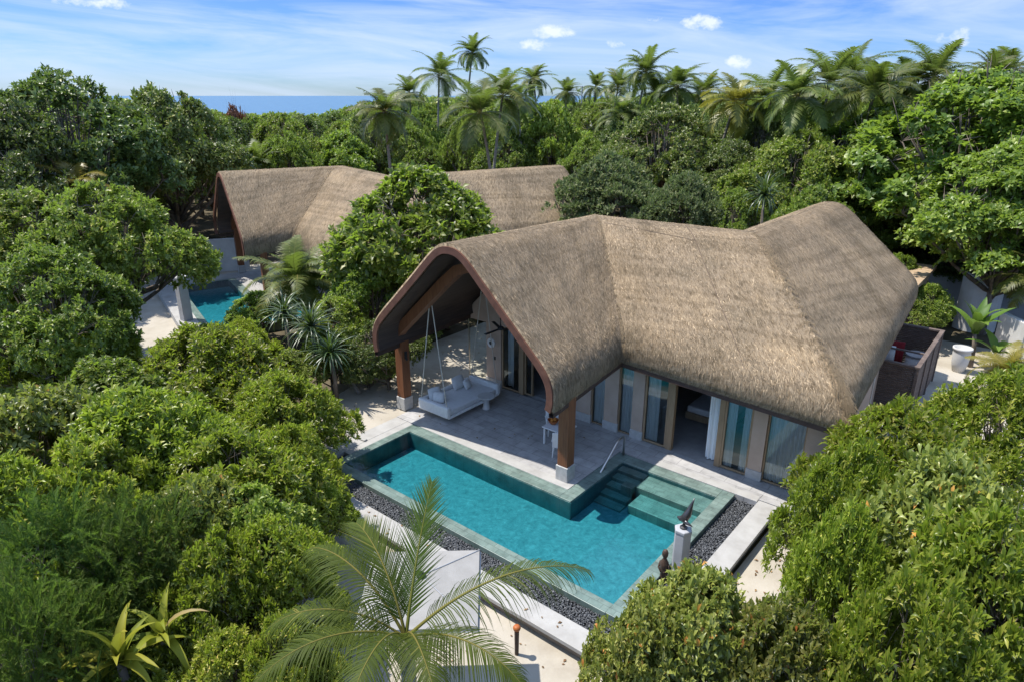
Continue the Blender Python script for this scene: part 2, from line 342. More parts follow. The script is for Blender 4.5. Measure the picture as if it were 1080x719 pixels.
# ------------------------------------------------------------------ world, sun, camera
SUN_TO = Vector((-.45, -.19, 1)).normalized()
w = bpy.data.worlds.new('World'); scene.world = w; w.use_nodes = True
nt = w.node_tree; nt.nodes.clear()
wo = nt.nodes.new('ShaderNodeOutputWorld'); bg = N(nt, 'ShaderNodeBackground', Strength=.15)
sky = N(nt, 'ShaderNodeTexSky', sky_type='NISHITA'); sky.sun_disc = False
sky.sun_elevation = math.asin(SUN_TO.z); sky.sun_rotation = math.atan2(SUN_TO.x, SUN_TO.y)
sky.altitude = 0; sky.air_density = 1.0; sky.dust_density = .35; sky.ozone_density = 3.0
tc = N(nt, 'ShaderNodeTexCoord'); sx = N(nt, 'ShaderNodeSeparateXYZ'); L(nt, tc.outputs['Generated'], sx.inputs[0])
def mth(op, a, b=None, clamp=False):
    n = N(nt, 'ShaderNodeMath', operation=op); n.use_clamp = clamp
    for i, q in enumerate((a, b)):
        if q is None: continue
        if isinstance(q, (int, float)): n.inputs[i].default_value = q
        else: L(nt, q, n.inputs[i])
    return n.outputs[0]
az = mth('ARCTAN2', sx.outputs['X'], sx.outputs['Y']); el = mth('ARCSINE', sx.outputs['Z'])
tint = N(nt, 'ShaderNodeMix', data_type='RGBA', blend_type='MULTIPLY'); tint.inputs[0].default_value = 1
L(nt, sky.outputs[0], tint.inputs[6])
# clear tropical air: the blue stays deep almost down to the horizon
tr = ramp(nt, [(0,(.220,.298,.445)),(.05,(.170,.258,.460)),(.115,(.142,.222,.425)),(.2,(.5,.66,.9)),(.4,(.7,.85,1.0)),(1,(1,1,1))]); L(nt, mth('MULTIPLY', el, .9, True), tr.inputs[0])
L(nt, tr.outputs[0], tint.inputs[7])
# thin streaks of cloud, stretched along the horizon
cv = N(nt, 'ShaderNodeCombineXYZ'); L(nt, mth('MULTIPLY', az, 2.6), cv.inputs[0]); L(nt, mth('ADD', mth('MULTIPLY', el, 20), mth('MULTIPLY', az, 1.2)), cv.inputs[1])
n1 = N(nt, 'ShaderNodeTexNoise', Scale=1.1, Detail=8, Roughness=.6, Distortion=.9); L(nt, cv.outputs[0], n1.inputs['Vector'])
cr = ramp(nt, [(.37,(0,0,0)),(.70,(.8,.8,.8))]); L(nt, n1.outputs['Fac'], cr.inputs[0])
streak = N(nt, 'ShaderNodeMix', data_type='RGBA'); L(nt, cr.outputs[0], streak.inputs[0]); L(nt, tint.outputs[2], streak.inputs[6]); streak.inputs[7].default_value = (1.95,2.33,2.97,1)
# a few small fair-weather puffs at their own places in the sky
pv = N(nt, 'ShaderNodeCombineXYZ'); L(nt, mth('MULTIPLY', az, 60), pv.inputs[0]); L(nt, mth('MULTIPLY', el, 80), pv.inputs[1])
n2 = N(nt, 'ShaderNodeTexNoise', Scale=1.0, Detail=7, Roughness=.6); L(nt, pv.outputs[0], n2.inputs['Vector'])
acc = None
for px, py, rx, ry, s in [(582,34,26,9,1),(563,47,20,7,.85),(742,24,26,9,1),(778,66,15,8,1),(652,46,13,6,.8),(100,3,40,6,.8),(690,22,18,5,.5),(1005,40,22,10,.6)]:
    r = _ray(px, py); a0 = math.atan2(r[0], r[1]); e0 = math.atan2(r[2], math.hypot(r[0], r[1]))
    dx = mth('DIVIDE', mth('SUBTRACT', az, a0), rx/F); dy = mth('DIVIDE', mth('SUBTRACT', el, e0), ry/F)
    d = mth('ADD', mth('MULTIPLY', dx, dx), mth('MULTIPLY', dy, dy))
    k = mth('MULTIPLY', mth('SUBTRACT', 1.0, d, True), s)
    acc = k if acc is None else mth('MAXIMUM', acc, k)
pf = mth('MULTIPLY', mth('SUBTRACT', mth('ADD', mth('MULTIPLY', acc, .7), mth('MULTIPLY', n2.outputs['Fac'], 1.7)), 1.12), 2.2, True)
pf = mth('MULTIPLY', pf, mth('MULTIPLY', acc, 3.0, True))
puff = N(nt, 'ShaderNodeMix', data_type='RGBA'); L(nt, mth('MULTIPLY', pf, .8), puff.inputs[0]); L(nt, streak.outputs[2], puff.inputs[6]); puff.inputs[7].default_value = (2.7,2.9,3.2,1)
L(nt, puff.outputs[2], bg.inputs['Color']); L(nt, bg.outputs[0], wo.inputs[0])

sl = bpy.data.lights.new('sun', 'SUN'); sl.energy = 2.85; sl.angle = R(.6); sl.color = (1, .955, .88)
so = bpy.data.objects.new('sun', sl); col.objects.link(so); so.rotation_euler = (-SUN_TO).to_track_quat('-Z', 'Y').to_euler()

cd = bpy.data.cameras.new('camera'); cam = bpy.data.objects.new('camera', cd); col.objects.link(cam)
cd.sensor_width = 36; cd.lens = F / 1080 * 36; cd.clip_end = 60000; cd.clip_start = .1
cam.location = (0, 0, EYE)
fwd = Vector((math.sin(YAW) * math.cos(PITCH), math.cos(YAW) * math.cos(PITCH), -math.sin(PITCH)))
cam.rotation_euler = fwd.to_track_quat('-Z', 'Y').to_euler()
scene.camera = cam
vs = scene.view_settings; vs.view_transform = 'Standard'; vs.look = 'None'; vs.exposure = 1.32; vs.gamma = 1; vs.use_curve_mapping = False
scene.render.resolution_x, scene.render.resolution_y = 1024, 681
try:
    scene.cycles.use_denoising = True; scene.cycles.max_bounces = 7; scene.cycles.transparent_max_bounces = 12; scene.cycles.diffuse_bounces = 4
    scene.cycles.sample_clamp_indirect = 6; scene.cycles.caustics_reflective = False; scene.cycles.caustics_refractive = False
except Exception: pass

# ------------------------------------------------------------------ the setting
def sheet(name, poly, z, m, kind='structure'):
    me = bpy.data.meshes.new(name); me.from_pydata([(x, y, z) for x, y in poly], [], [tuple(range(len(poly)))]); me.update(); me.materials.append(m)
    return tag(link(name, me), kind=kind)
def disc(cx, cy, r, n=64, j=0):
    rr = random.Random(3); return [(cx + (r + rr.uniform(-j, j)) * math.cos(a * 2 * math.pi / n), cy + (r + rr.uniform(-j, j)) * math.sin(a * 2 * math.pi / n)) for a in range(n)]
sheet('sea', disc(0, 0, 30000, 96), -1.6, M['sea'])
def holed(name, xs, ys, holes, z, m):
    v=[(x,y,z) for y in ys for x in xs]; f=[]; n=len(xs)
    for j in range(len(ys)-1):
        for i in range(n-1):
            cx,cy=(xs[i]+xs[i+1])/2,(ys[j]+ys[j+1])/2
            if not any(a<cx<b and c<cy<d for a,b,c,d in holes): f.append((j*n+i,j*n+i+1,(j+1)*n+i+1,(j+1)*n+i))
    me=bpy.data.meshes.new(name); me.from_pydata(v,[],f); me.update(); me.materials.append(m); return tag(link(name,me),kind='structure')
HOLE=[(-18.6,-6.7,12.5,19.6)]
def isle(px, d, ln, h):
    rg = random.Random(4); x,y,_ = far_spot(px,101,d); a = math.atan2(y,x)+math.pi/2; n=40; V=[]; f=[]
    for i in range(n+1):
        t=i/n*2-1; hh = -1.6+(h*(1-t*t)**.5*rg.uniform(.7,1) if abs(t)<1 else 0); w = ln*.18*(1-t*t)**.5+2
        for k,(s,zz) in enumerate(((-1,-1.8),(-.7,hh*.8),(0,hh),(.7,hh*.8),(1,-1.8))): V.append((x+math.cos(a)*t*ln/2+math.cos(a+1.5708)*s*w, y+math.sin(a)*t*ln/2+math.sin(a+1.5708)*s*w, zz))
    for i in range(n):
        for k in range(4): f.append((i*5+k,(i+1)*5+k,(i+1)*5+k+1,i*5+k+1))
    tag(MB().add(V,f).build('hills', M['litter_green'], smooth=True), kind='structure')
M['litter_green'] = noisy('far_greenery', [(.3,(.05,.075,.05)),(.7,(.09,.12,.08))], .05, .9)
isle(-12,3600,420,22)
holed('ground',[-265,-120,-48.1,-36.2,-18.6,-6.7,40,140],[-100,0,12.5,19.6,20.7,27.8,120,300],HOLE,-.55,M['litter'])
sheet('sand',[(-21,5),(5,5),(6,20),(3,30),(2,43),(-5,43),(-5.25,11),(-20.5,10.9)],-.44,M['sand'])
tag(MB().prism([(-19.72,10.5),(-19.72,21.6),(-19.4,21.9),(-19.4,29),(-25.2,28),(-25,21),(-23.8,17.5),(-23,14.5),(-21.3,11.2)], -.5, -.03).build('sand_path', M['sand']), kind='structure')
tag(MB().box(-19.72,-11.06,16.4,21.38,-.5,0).build('deck', M['deck']), kind='structure')
tag(MB().box(-5.855,-3.9,19.91,20.98,-.5,-.004).build('deck', M['deck']), kind='structure')
tag(MB().box(-11.05,-5.86,19.74,20.98,-.5,-.002).build('deck', M['deck']), kind='structure')
m = MB()
m.box(-19.7,-5.2,10.8,11.5,-.14,-.02); m.box(-5.85,-5.2,11.503,19.9,-.14,-.02); m.box(-19.718,-19.05,11.503,16.39,-.4,-.006); m.box(-19.047,-18.703,13.2,16.39,-.4,-.008)
m.box(-18.7,-11.06,16.385,16.78,-.1,.008); m.box(-9.65,-5.87,19.745,20.1,-.1,.008)
tag(m.build('pavement', M['ledge'], bevel=.012), kind='structure')
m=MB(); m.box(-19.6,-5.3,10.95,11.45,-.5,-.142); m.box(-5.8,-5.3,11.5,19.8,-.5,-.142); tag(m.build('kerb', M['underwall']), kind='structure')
tag(MB().obox((*spot(372,459,0), -.02), 1.5, .16, .16, R(4)).build('kerb', M['ledge'], bevel=.02), kind='structure')

# pebbles in the overflow gutter: one mass nobody would count
def pebbles(name, rects, z, n, seed):
    rg = np.random.default_rng(seed); areas = np.array([(r[1]-r[0])*(r[3]-r[2]) for r in rects]); pick = rg.choice(len(rects), n, p=areas/areas.sum())
    rc = np.array(rects)[pick]; P = np.stack([rc[:,0]+rg.random(n)*(rc[:,1]-rc[:,0]), rc[:,2]+rg.random(n)*(rc[:,3]-rc[:,2]), z+rg.random(n)*.035], 1)
    base = np.array([(1,0,0),(0,1,0),(-1,0,0),(0,-1,0),(0,0,1),(0,0,-1)], float); fc = np.array([(0,1,4),(1,2,4),(2,3,4),(3,0,4),(1,0,5),(2,1,5),(3,2,5),(0,3,5)])
    s = rg.uniform(.022,.05,(n,1,1)) * np.stack([np.ones(n), rg.uniform(.6,1,n), rg.uniform(.5,.8,n)],1)[:,None,:]
    a = rg.random(n)*6.28; b = base[None]*s; x = b[...,0]*np.cos(a)[:,None]-b[...,1]*np.sin(a)[:,None]; y = b[...,0]*np.sin(a)[:,None]+b[...,1]*np.cos(a)[:,None]
    V = np.stack([x,y,b[...,2]],-1)+P[:,None]; Fc = (fc[None]+np.arange(n)[:,None,None]*6).reshape(-1,3)
    return tag(link(name, np_mesh(name, V.reshape(-1,3), [Fc], M['pebble'], np.repeat(rg.random(n)**1.6, 8), True)), kind='stuff')
pebbles('gravel', [(-19.04,-5.86,11.51,12.265),(-6.57,-5.86,12.265,19.72),(-19.04,-18.71,12.32,13.19)], -.2, 17000, 5)
sheet('gravel_bed', [(-19.05,11.5),(-5.85,11.5),(-5.85,19.74),(-6.6,19.74),(-6.6,12.34),(-18.7,12.34),(-18.7,13.2),(-19.05,13.2)], -.215, M['darkmetal'])

def pool(T, label, full):
    tx, ty = T
    e = empty('swimming_pool', (tx-12.6, ty+14.3, -1.1), label, 'pool'); zb = -.70 if full else -.50
    cm = M['greentile'] 
    B = lambda a,b,c,d,z0,z1: MB().box(tx+a,tx+b,ty+c,ty+d,z0,z1)
    m = B(-18.7,-18.32,12.27,16.38,zb-.2,0)
    for a in [(-18.319,-11.051,15.85,16.38),(-11.05,-10.58,15.85,19.72),(-10.579,-7.001,19.17,19.72),(-7.0,-6.58,12.27,19.72),(-18.319,-7.001,12.27,12.68)]:
        m.box(tx+a[0],tx+a[1],ty+a[2],ty+a[3],zb-.2,-.012 if a[3]<13 else 0)
    m.build('coping', cm, e, bevel=.015)
    B(-18.7,-6.6,12.4,19.7,zb-.15,zb).build('basin_floor', M['poolfloor'], e)
    lin = MB()   # added lining: wall shade below the waterline put into a darker tile
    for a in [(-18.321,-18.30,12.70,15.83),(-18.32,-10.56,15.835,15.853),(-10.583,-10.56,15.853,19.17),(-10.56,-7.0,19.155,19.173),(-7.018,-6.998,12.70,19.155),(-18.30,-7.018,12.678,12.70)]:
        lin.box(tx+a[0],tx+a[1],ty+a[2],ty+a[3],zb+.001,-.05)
    lin.build('basin_wall_shade', M['basin_shade'], e)
    if full:
        B(-9.5,-6.99,18.25,19.18,zb-.01,-.17).build('bench', cm, e, bevel=.01)
        B(-9.3,-6.99,17.4,18.247,zb-.01,-.38).build('bench', cm, e, bevel=.01)
        B(-9.95,-9.52,18.0,18.32,zb-.01,-.15).build('pedestal_block', cm, e, bevel=.01)
        for k in range(5):
            y1 = 19.18 - .38*k
            B(-10.59,-9.52,y1-.38 if k < 4 else y1-.42,y1-.002,zb-.01,-.14-.125*k).build('step', cm, e, bevel=.01)
        h = MB().tube([(-10.82,17.82,-.25),(-10.82,17.95,-.1),(-10.82,19.05,.72),(-10.82,19.22,.80),(-10.82,19.48,.80),(-10.82,19.6,.74),(-10.82,19.62,.6),(-10.82,19.62,-.02)], .042, 10)
        h.tube([(-10.82,18.35,.2),(-10.82,18.35,-.05)], .022, 8)
        h.build('handrail', M['steel'], e, smooth=True)
    poly = [(-18.36,12.66),(-6.97,12.66),(-6.97,19.2),(-10.61,19.2),(-10.61,15.87),(-18.36,15.87)]
    wt = tag(MB().prism([(tx+x,ty+y) for x,y in poly], zb-.02, -.035).build('water', M['water']), kind='structure')
    if not full: move_far(e); move_far(wt)
NB, NBA, NBR = (-43.4,22.6), (-15.75,15.8), R(-17)
def to_far(x, y):
    dx, dy = x-NBA[0], y-NBA[1]; return NB[0]+dx*math.cos(NBR)-dy*math.sin(NBR), NB[1]+dx*math.sin(NBR)+dy*math.cos(NBR)
def move_far(o):
    o.location = (*to_far(o.location.x,o.location.y), o.location.z); o.rotation_euler.z = NBR; return o
pool((0,0), 'turquoise swimming pool with green stone coping and corner steps in front of the near villa', True)
pool((0,0), 'half hidden swimming pool in front of the far villa behind trees at left', False)
move_far(tag(MB().box(-19.7,-11.06,16.4,21.4,-.5,0).build('deck', M['deck']), kind='structure'))
m = MB(); m.box(-20.2,-18.71,11.2,21,-.5,-.006); m.box(-18.7,-5,11.2,12.3,-.5,-.02); m.box(-18.69,-11.06,16.39,17.0,-.2,.006)
move_far(tag(m.build('pavement', M['ledge'], bevel=.012), kind='structure'))
move_far(sheet('sand', [(-24,4),(-6,4),(-5,11.3),(-20.1,11.3),(-20.1,21),(-24,24)], -.44, M['sand']))

# ------------------------------------------------------------------ thatched roofs
PROF = [(0,1),(.06,.996),(.12,.978),(.18,.945),(.25,.89),(.34,.812),(.48,.69),(.65,.545),(.80,.418),(.88,.348),(.935,.292),(.975,.232),(.998,.165),(1.003,.10),(.998,.04),(.985,0)]
def catmull(P, n):
    P = np.array(P, float); P = np.vstack([2*P[0]-P[1], P, 2*P[-1]-P[-2]]); out = []
    seg = len(P)-3
    for i in range(n):
        s = i/(n-1)*seg; k = min(int(s), seg-1); t = s-k; a,b,c,d = P[k:k+4]
        out.append(.5*((2*b)+(-a+c)*t+(2*a-5*b+4*c-d)*t*t+(-a+3*b-3*c+d)*t**3))
    return np.array(out)
def offset_prof(P, d, W=4.5, H=4.85):
    Q = P*np.array([W,H]); T = np.gradient(Q, axis=0); T /= np.linalg.norm(T,axis=1,keepdims=True)
    Nn = np.stack([T[:,1], -T[:,0]],1)          # points inward (down / towards the ridge plane)
    Q = Q + Nn*d; Q[0,0] = 0; Q[:,0] = np.maximum(Q[:,0], 0); Q[:,1] = np.maximum(Q[:,1], 0)
    return Q/np.array([W,H])
OUTP = catmull(PROF, 34)

def roof_lines(st, step=.35):
    """stations -> dense list of (ridge, left vector, right vector, eave z, distance)"""
    out = []; dist = 0
    for a, b in zip(st[:-1], st[1:]):
        A0, B0 = [np.array([*q[0], *q[1], *q[2], q[3]], float) for q in (a, b)]
        ln = np.linalg.norm(B0[:3]-A0[:3]); n = max(2, int(ln/step))
        for i in range(n): out.append((A0+(B0-A0)*i/n, dist+ln*i/n))
        dist += ln
    out.append((B0, dist)); return out

def sweep(st, prof, ends=False, step=.35, jit=0, seed=1):
    """returns grid of points [station][k] from left eave over the ridge to right eave"""
    ls = roof_lines(st, step); rg = np.random.default_rng(seed); K = len(prof); grid = []
    for S, d in ls:
        rz, ez = S[2], S[7]; row = []
        for sd in (-1, 1):
            vec = S[3:5] if sd < 0 else S[5:7]
            p = np.stack([S[0]+vec[0]*prof[:,0], S[1]+vec[1]*prof[:,0], ez+(rz-ez)*prof[:,1]],1)
            row.append(p[::-1] if sd < 0 else p[1:])
        grid.append(np.vstack(row))
    g = np.array(grid)
    if jit: g += rg.normal(0, jit, g.shape)
    return g, np.array([d for _, d in ls])

def thatch(st, parent, nstraw, seed):
    g, dist = sweep(st, OUTP, jit=.006, seed=seed); inn, _ = sweep(st, offset_prof(OUTP, .34))
    n, k, _ = g.shape; V = np.vstack([g.reshape(-1,3), inn.reshape(-1,3)]); o = n*k
    I = np.arange(n*k).reshape(n,k); J = I+o
    q = np.stack([I[:-1,:-1],I[:-1,1:],I[1:,1:],I[1:,:-1]],-1).reshape(-1,4)
    ends = []
    for r, fl in ((0,False),(n-1,True)):
        e = np.stack([I[r,:-1],J[r,:-1],J[r,1:],I[r,1:]],-1); ends.append(e[:,::-1] if fl else e)
    for c in (0,k-1):
        ends.append(np.stack([I[:-1,c],I[1:,c],J[1:,c],J[:-1,c]],-1))
    quads = np.vstack([q]+ends)
    rg = np.random.default_rng(seed)
    # loose straw ends lying on the thatch
    half = (k-1)//2
    fi = rg.integers(0, n-1, nstraw); ki = rg.integers(0, k-1, nstraw); s, t = rg.random(nstraw)[:,None], rg.random(nstraw)[:,None]
    a,b,c,d = g[fi,ki],g[fi,ki+1],g[fi+1,ki+1],g[fi+1,ki]
    P = (a*(1-t)+b*t)*(1-s)+(d*(1-t)+c*t)*s
    dn = np.where((ki>=half)[:,None], b-a, a-b); dn /= np.linalg.norm(dn,axis=1,keepdims=True)+1e-9
    nn = np.cross(d-a, b-a); nn /= np.linalg.norm(nn,axis=1,keepdims=True)+1e-9; nn = np.where(nn[:,2:3]<-.2, -nn, nn)
    sd = np.cross(nn, dn); th = rg.normal(0,.32,(nstraw,1)); dr = dn*np.cos(th)+sd*np.sin(th); sw = np.cross(nn, dr)
    ln = np.minimum(rg.uniform(.07,.24,(nstraw,1)), .05+.8*np.where((ki>=half)[:,None], k-1-ki[:,None], ki[:,None])*.16); wd = rg.uniform(.005,.011,(nstraw,1))
    b0 = P+nn*.004; tip = P+dr*ln+nn*rg.uniform(.006,.026,(nstraw,1)); sv = np.stack([b0-sw*wd,b0+sw*wd,tip],1).reshape(-1,3)
    tris = np.arange(nstraw*3).reshape(-1,3)+len(V)
    V = np.vstack([V, sv]); tone = np.concatenate([np.full(len(quads),.5), rg.beta(1.3,1.3,nstraw)*.95])
    me = np_mesh('thatch', V, [quads, tris], M['thatch'], tone, True)
    # unroll the slope: u along the ridge, v down the slope
    sl = np.linalg.norm(np.diff(g,axis=1),axis=2).cumsum(1); sl = np.hstack([np.zeros((n,1)),sl]); sl = np.abs(sl-sl[:,half:half+1])
    uvv = np.stack([np.repeat(dist[:,None],k,1)+np.where(np.arange(k)<half,37.,0)[None], sl],-1).reshape(-1,2)
    us = np.stack([dist[fi]+rg.random(nstraw)*.3, sl[fi,ki]],-1); UVV = np.vstack([uvv,uvv,np.repeat(us,3,0)])
    uvl = me.uv_layers.new(name='slope'); li = np.empty(len(me.loops),np.int32); me.loops.foreach_get('vertex_index',li); uvl.data.foreach_set('uv', UVV[li].astype(np.float32).ravel())
    me.transform(__import__('mathutils').Matrix.Translation(-OFF[parent.name]))
    # mitred hips and valleys stay crisp
    se = me.attributes.new('sharp_edge','BOOLEAN','EDGE'); ev = np.empty(len(me.edges)*2,np.int32); me.edges.foreach_get('vertices',ev); ev = ev.reshape(-1,2); row = ev//k
    cut = {int(np.argmin(np.abs(dist-q))) for q in np.cumsum([math.dist(a[0],b[0]) for a,b in zip(st[:-1],st[1:])])[:-1]}
    se.data.foreach_set('value', (ev.max(1)<n*k)&(row[:,0]==row[:,1])&np.isin(row[:,0],list(cut)))
    o = link('roof', me, parent); OFF[o.name] = OFF[parent.name]
    return o

def grid_obj(name, g, m, parent, solid=0):
    n,k,_ = g.shape; I = np.arange(n*k).reshape(n,k)
    q = np.stack([I[:-1,:-1],I[:-1,1:],I[1:,1:],I[1:,:-1]],-1).reshape(-1,4)
    me = np_mesh(name, g.reshape(-1,3)-np.array(OFF[parent.name]), [q], m, smooth=True); o = link(name, me, parent); OFF[o.name] = OFF[parent.name]
    if solid:
        b = o.modifiers.new('thick','SOLIDIFY'); b.thickness = solid; b.offset = 0
    return o

def verge(st, idx, parent, y0, y1):
    """timber board following the arch of a gable end"""
    a = offset_prof(OUTP, .09); b = offset_prof(OUTP, .33); q = st[idx]; (x,y,rz),lv,rv,ez = q
    def pts(p):
        Lp = [(x+lv[0]*t, ez+(rz-ez)*h) for t,h in p[::-1]]; Rp = [(x+rv[0]*t, ez+(rz-ez)*h) for t,h in p[1:]]; return Lp+Rp
    o, i = pts(a), pts(b); n = len(o); V = [(px,y+y0,pz) for px,pz in o]+[(px,y+y0,pz) for px,pz in i]+[(px,y+y1,pz) for px,pz in o]+[(px,y+y1,pz) for px,pz in i]
    f = []
    for k in range(n-1):
        f += [(k,n+k,n+k+1,k+1),(2*n+k,2*n+k+1,3*n+k+1,3*n+k),(k,k+1,2*n+k+1,2*n+k),(n+k,3*n+k,3*n+k+1,n+k+1)]
    f += [(0,2*n,3*n,n),(n-1,2*n-1,4*n-1,3*n-1)]
    return MB().add(V,f).build('fascia', M['fascia'], parent)

def eave_board(st, parent):
    p = np.array([(.945,-.03),(.985,-.03),(.985,.012),(.945,.012)])
    ls = roof_lines(st,.5); m = MB()
    for sd in (0,1):
        rings = []
        for S,_ in ls:
            vec = S[3:5] if sd==0 else S[5:7]; rings.append([(S[0]+vec[0]*t,S[1]+vec[1]*t,S[7]+h*4.85) for t,h in p])
        V = [q for r in rings for q in r]; f = [(i*4+k,i*4+(k+1)%4,(i+1)*4+(k+1)%4,(i+1)*4+k) for i in range(len(rings)-1) for k in range(4)]
        m.add(V,f)
    return m.build('eave_board', M['fascia_dark'], parent)

def hip_highlight(st, i, parent, far=False):  # pale straw strip; the highlight along hips and valleys is put into its colour
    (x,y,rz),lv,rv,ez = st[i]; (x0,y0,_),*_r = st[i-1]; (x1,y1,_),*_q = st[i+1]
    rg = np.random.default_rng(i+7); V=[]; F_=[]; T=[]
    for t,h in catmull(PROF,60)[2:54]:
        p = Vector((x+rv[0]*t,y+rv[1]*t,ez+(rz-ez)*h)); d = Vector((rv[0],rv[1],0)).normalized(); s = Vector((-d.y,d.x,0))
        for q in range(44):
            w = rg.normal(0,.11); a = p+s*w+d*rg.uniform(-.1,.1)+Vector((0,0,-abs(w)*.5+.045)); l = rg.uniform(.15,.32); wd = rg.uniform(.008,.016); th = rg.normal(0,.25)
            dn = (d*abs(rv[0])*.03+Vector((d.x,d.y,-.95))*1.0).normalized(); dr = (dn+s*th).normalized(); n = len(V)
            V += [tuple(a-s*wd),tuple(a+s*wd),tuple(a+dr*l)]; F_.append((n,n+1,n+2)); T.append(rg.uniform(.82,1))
    me = np_mesh('hip_highlight',np.array(V)-np.array(OFF[parent.name]),[np.array(F_)],M['thatch'],T); uv = me.uv_layers.new(name='slope'); uv.data.foreach_set('uv',(np.random.default_rng(3).random((len(me.loops),2))*40).astype(np.float32).ravel())
    o = link('hip_highlight',me,parent); OFF[o.name]=OFF[parent.name]
ST = [((-15.75,15.8,7.85),(-4.4,0),(4.5,0),2.95),((-16.1,25.4,7.5),(-4.5,4.65),(4.7,-5.25),3.3),((-9.4,26.0,7.5),(-4.5,4.65),(5.82,-6.55),3.3),((-9.3,36.5,7.5),(-4.5,0),(4.5,0),3.05)]
def shift(st, T, last=None):
    o = [((r[0]+T[0],r[1]+T[1],r[2]),l,q,e) for r,l,q,e in st]
    if last: o[-1] = last
    return o

def column(x, y, parent):
    c = MB().box(x-.21,x+.21,y-.21,y+.21,.56,3.5).build('column', M['wood'], parent, bevel=.02)
    MB().box(x-.245,x+.245,y-.245,y+.245,0,.56).build('column_base', M['stonebase'], c, bevel=.015)
    return c

def portal(xl, xr, xm, y, parent, dz=0):
    m = MB(); s = .19
    cl = [(xl,3.36),(xl+.26,3.68),(xm-1.55,5.98),(xm-.8,6.6),(xm,6.86),(xm+.8,6.6),(xm+1.55,5.98),(xr-.26,3.68),(xr,3.36)]
    P = []
    for i,(x,z) in enumerate(cl):
        a = cl[max(i-1,0)]; b = cl[min(i+1,len(cl)-1)]; tx,tz = b[0]-a[0], b[1]-a[1]; l = math.hypot(tx,tz); nx,nz = -tz/l, tx/l
        P.append([(x+nx*s,y-s,z+nz*s+dz),(x-nx*s,y-s,z-nz*s+dz),(x-nx*s,y+s,z-nz*s+dz),(x+nx*s,y+s,z+nz*s+dz)])
    V = [q for r in P for q in r]; f = [(i*4+k,i*4+(k+1)%4,(i+1)*4+(k+1)%4,(i+1)*4+k) for i in range(len(P)-1) for k in range(4)]
    f += [(0,1,2,3),tuple(len(V)-4+k for k in range(4))]
    return m.add(V,f).build('portal_beam', M['wood'], parent)

# ---- the near villa
villa = empty('thatched_villa', (-12.5, 24, 0), 'near villa with a brown palm thatch roof and open arched porch by the turquoise pool', 'villa')
rf = thatch(ST, villa, 75000, 11)
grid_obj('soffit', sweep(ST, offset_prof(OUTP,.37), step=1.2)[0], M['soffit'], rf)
hip_highlight(ST,2,rf); hip_highlight(ST,1,rf); verge(ST, 0, rf, -.07, .10); verge(ST, 3, rf, -.10, .07); eave_board(ST, rf)
cL = column(-20.08, 17.2, villa); column(-11.55, 16.92, villa)
MB().box(-19.868,-19.80,17.13,17.23,2.3,2.62).ball((-19.79,17.18,2.28),.05,.05,.05).build('wall_lamp', M['darkmetal'], cL)
portal(-20.08,-11.55,-15.75,17.05,villa)
def on_roof(i, f, t):
    (a,la,ra,ea),(b,lb,rb,eb) = ST[i],ST[i+1]; h = float(np.interp(t,OUTP[:26,0],OUTP[:26,1])); mix = lambda p,q: p+(q-p)*f
    x,y,z,e = mix(a[0],b[0]),mix(a[1],b[1]),mix(a[2],b[2]),mix(ea,eb); return (x+mix(ra[0],rb[0])*t, y+mix(ra[1],rb[1])*t, e+(z-e)*h+.012)
MB().tube([on_roof(1,.60,t) for t in np.linspace(.02,.965,16)],.009,5).build('binding_cord', M['fascia_dark'], rf)
MB().tube([on_roof(1,f,.13+.12*f) for f in np.linspace(.05,.6,9)],.007,5).build('binding_cord', M['fascia_dark'], rf)
# walls of the porch end
MB().wallpoly([(-20.2,2.95),(-20.2,3.3),(-19.9,3.7),(-16.9,6.55),(-16.3,6.85),(-15.6,6.85),(-15.0,6.5),(-12.2,3.75),(-12.2,2.95)],21.4,21.62).build('gable_wall', M['plaster'], villa)
MB().box(-19.15,-18.28,21.4,21.7,0,2.948).build('wall_pier', M['plaster'], villa)
MB().box(-19.2,-18.24,21.37,21.72,0,.34).build('wall_base', M['stonebase'], villa, bevel=.01)
MB().box(-15.15,-13.6,21.4,21.7,0,2.948).build('wall', M['plaster'], villa)
MB().box(-15.2,-13.9,21.37,21.72,0,.34).build('wall_base', M['stonebase'], villa, bevel=.01)
def framed(x0,x1,y,z1,parent,name='window',fw=.07,glass='glass',z0=.03):
    m = MB(); d = .05
    m.box(x0,x0+fw,y-d,y+d,z0,z1); m.box(x1-fw,x1,y-d,y+d,z0,z1); m.box(x0+fw+.001,x1-fw-.001,y-d,y+d,z1-fw,z1); m.box(x0+fw+.001,x1-fw-.001,y-d,y+d,z0,z0+fw)
    o = m.build(name, M['frame'], parent, bevel=.006)
    MB().add([(x0+fw-.01,y,z0+fw-.01),(x1-fw+.01,y,z0+fw-.01),(x1-fw+.01,y,z1-fw+.01),(x0+fw-.01,y,z1-fw+.01)],[(0,1,2,3)]).build('pane', M[glass], o)
    return o
framed(-18.24,-17.2,21.46,2.94,villa,'glass_door')
MB().box(-17.19,-17.0,21.4,21.6,0,2.946).build('door_post', M['frame'], villa)
framed(-17.0,-16.55,21.54,2.94,villa,'glass_door')
o = MB().add([(-20.3,21.5,.02),(-19.16,21.5,.02),(-19.16,21.5,2.94),(-20.3,21.5,2.94)],[(0,1,2,3)]).build('corner_window', M['clearglass'], villa)
MB().box(-20.325,-20.30,21.48,21.52,0,2.92).build('window_edge', M['steel'], o)
MB().box(-20.4,-19.16,21.46,21.56,2.93,3.0).build('window_head', M['frame'], o)
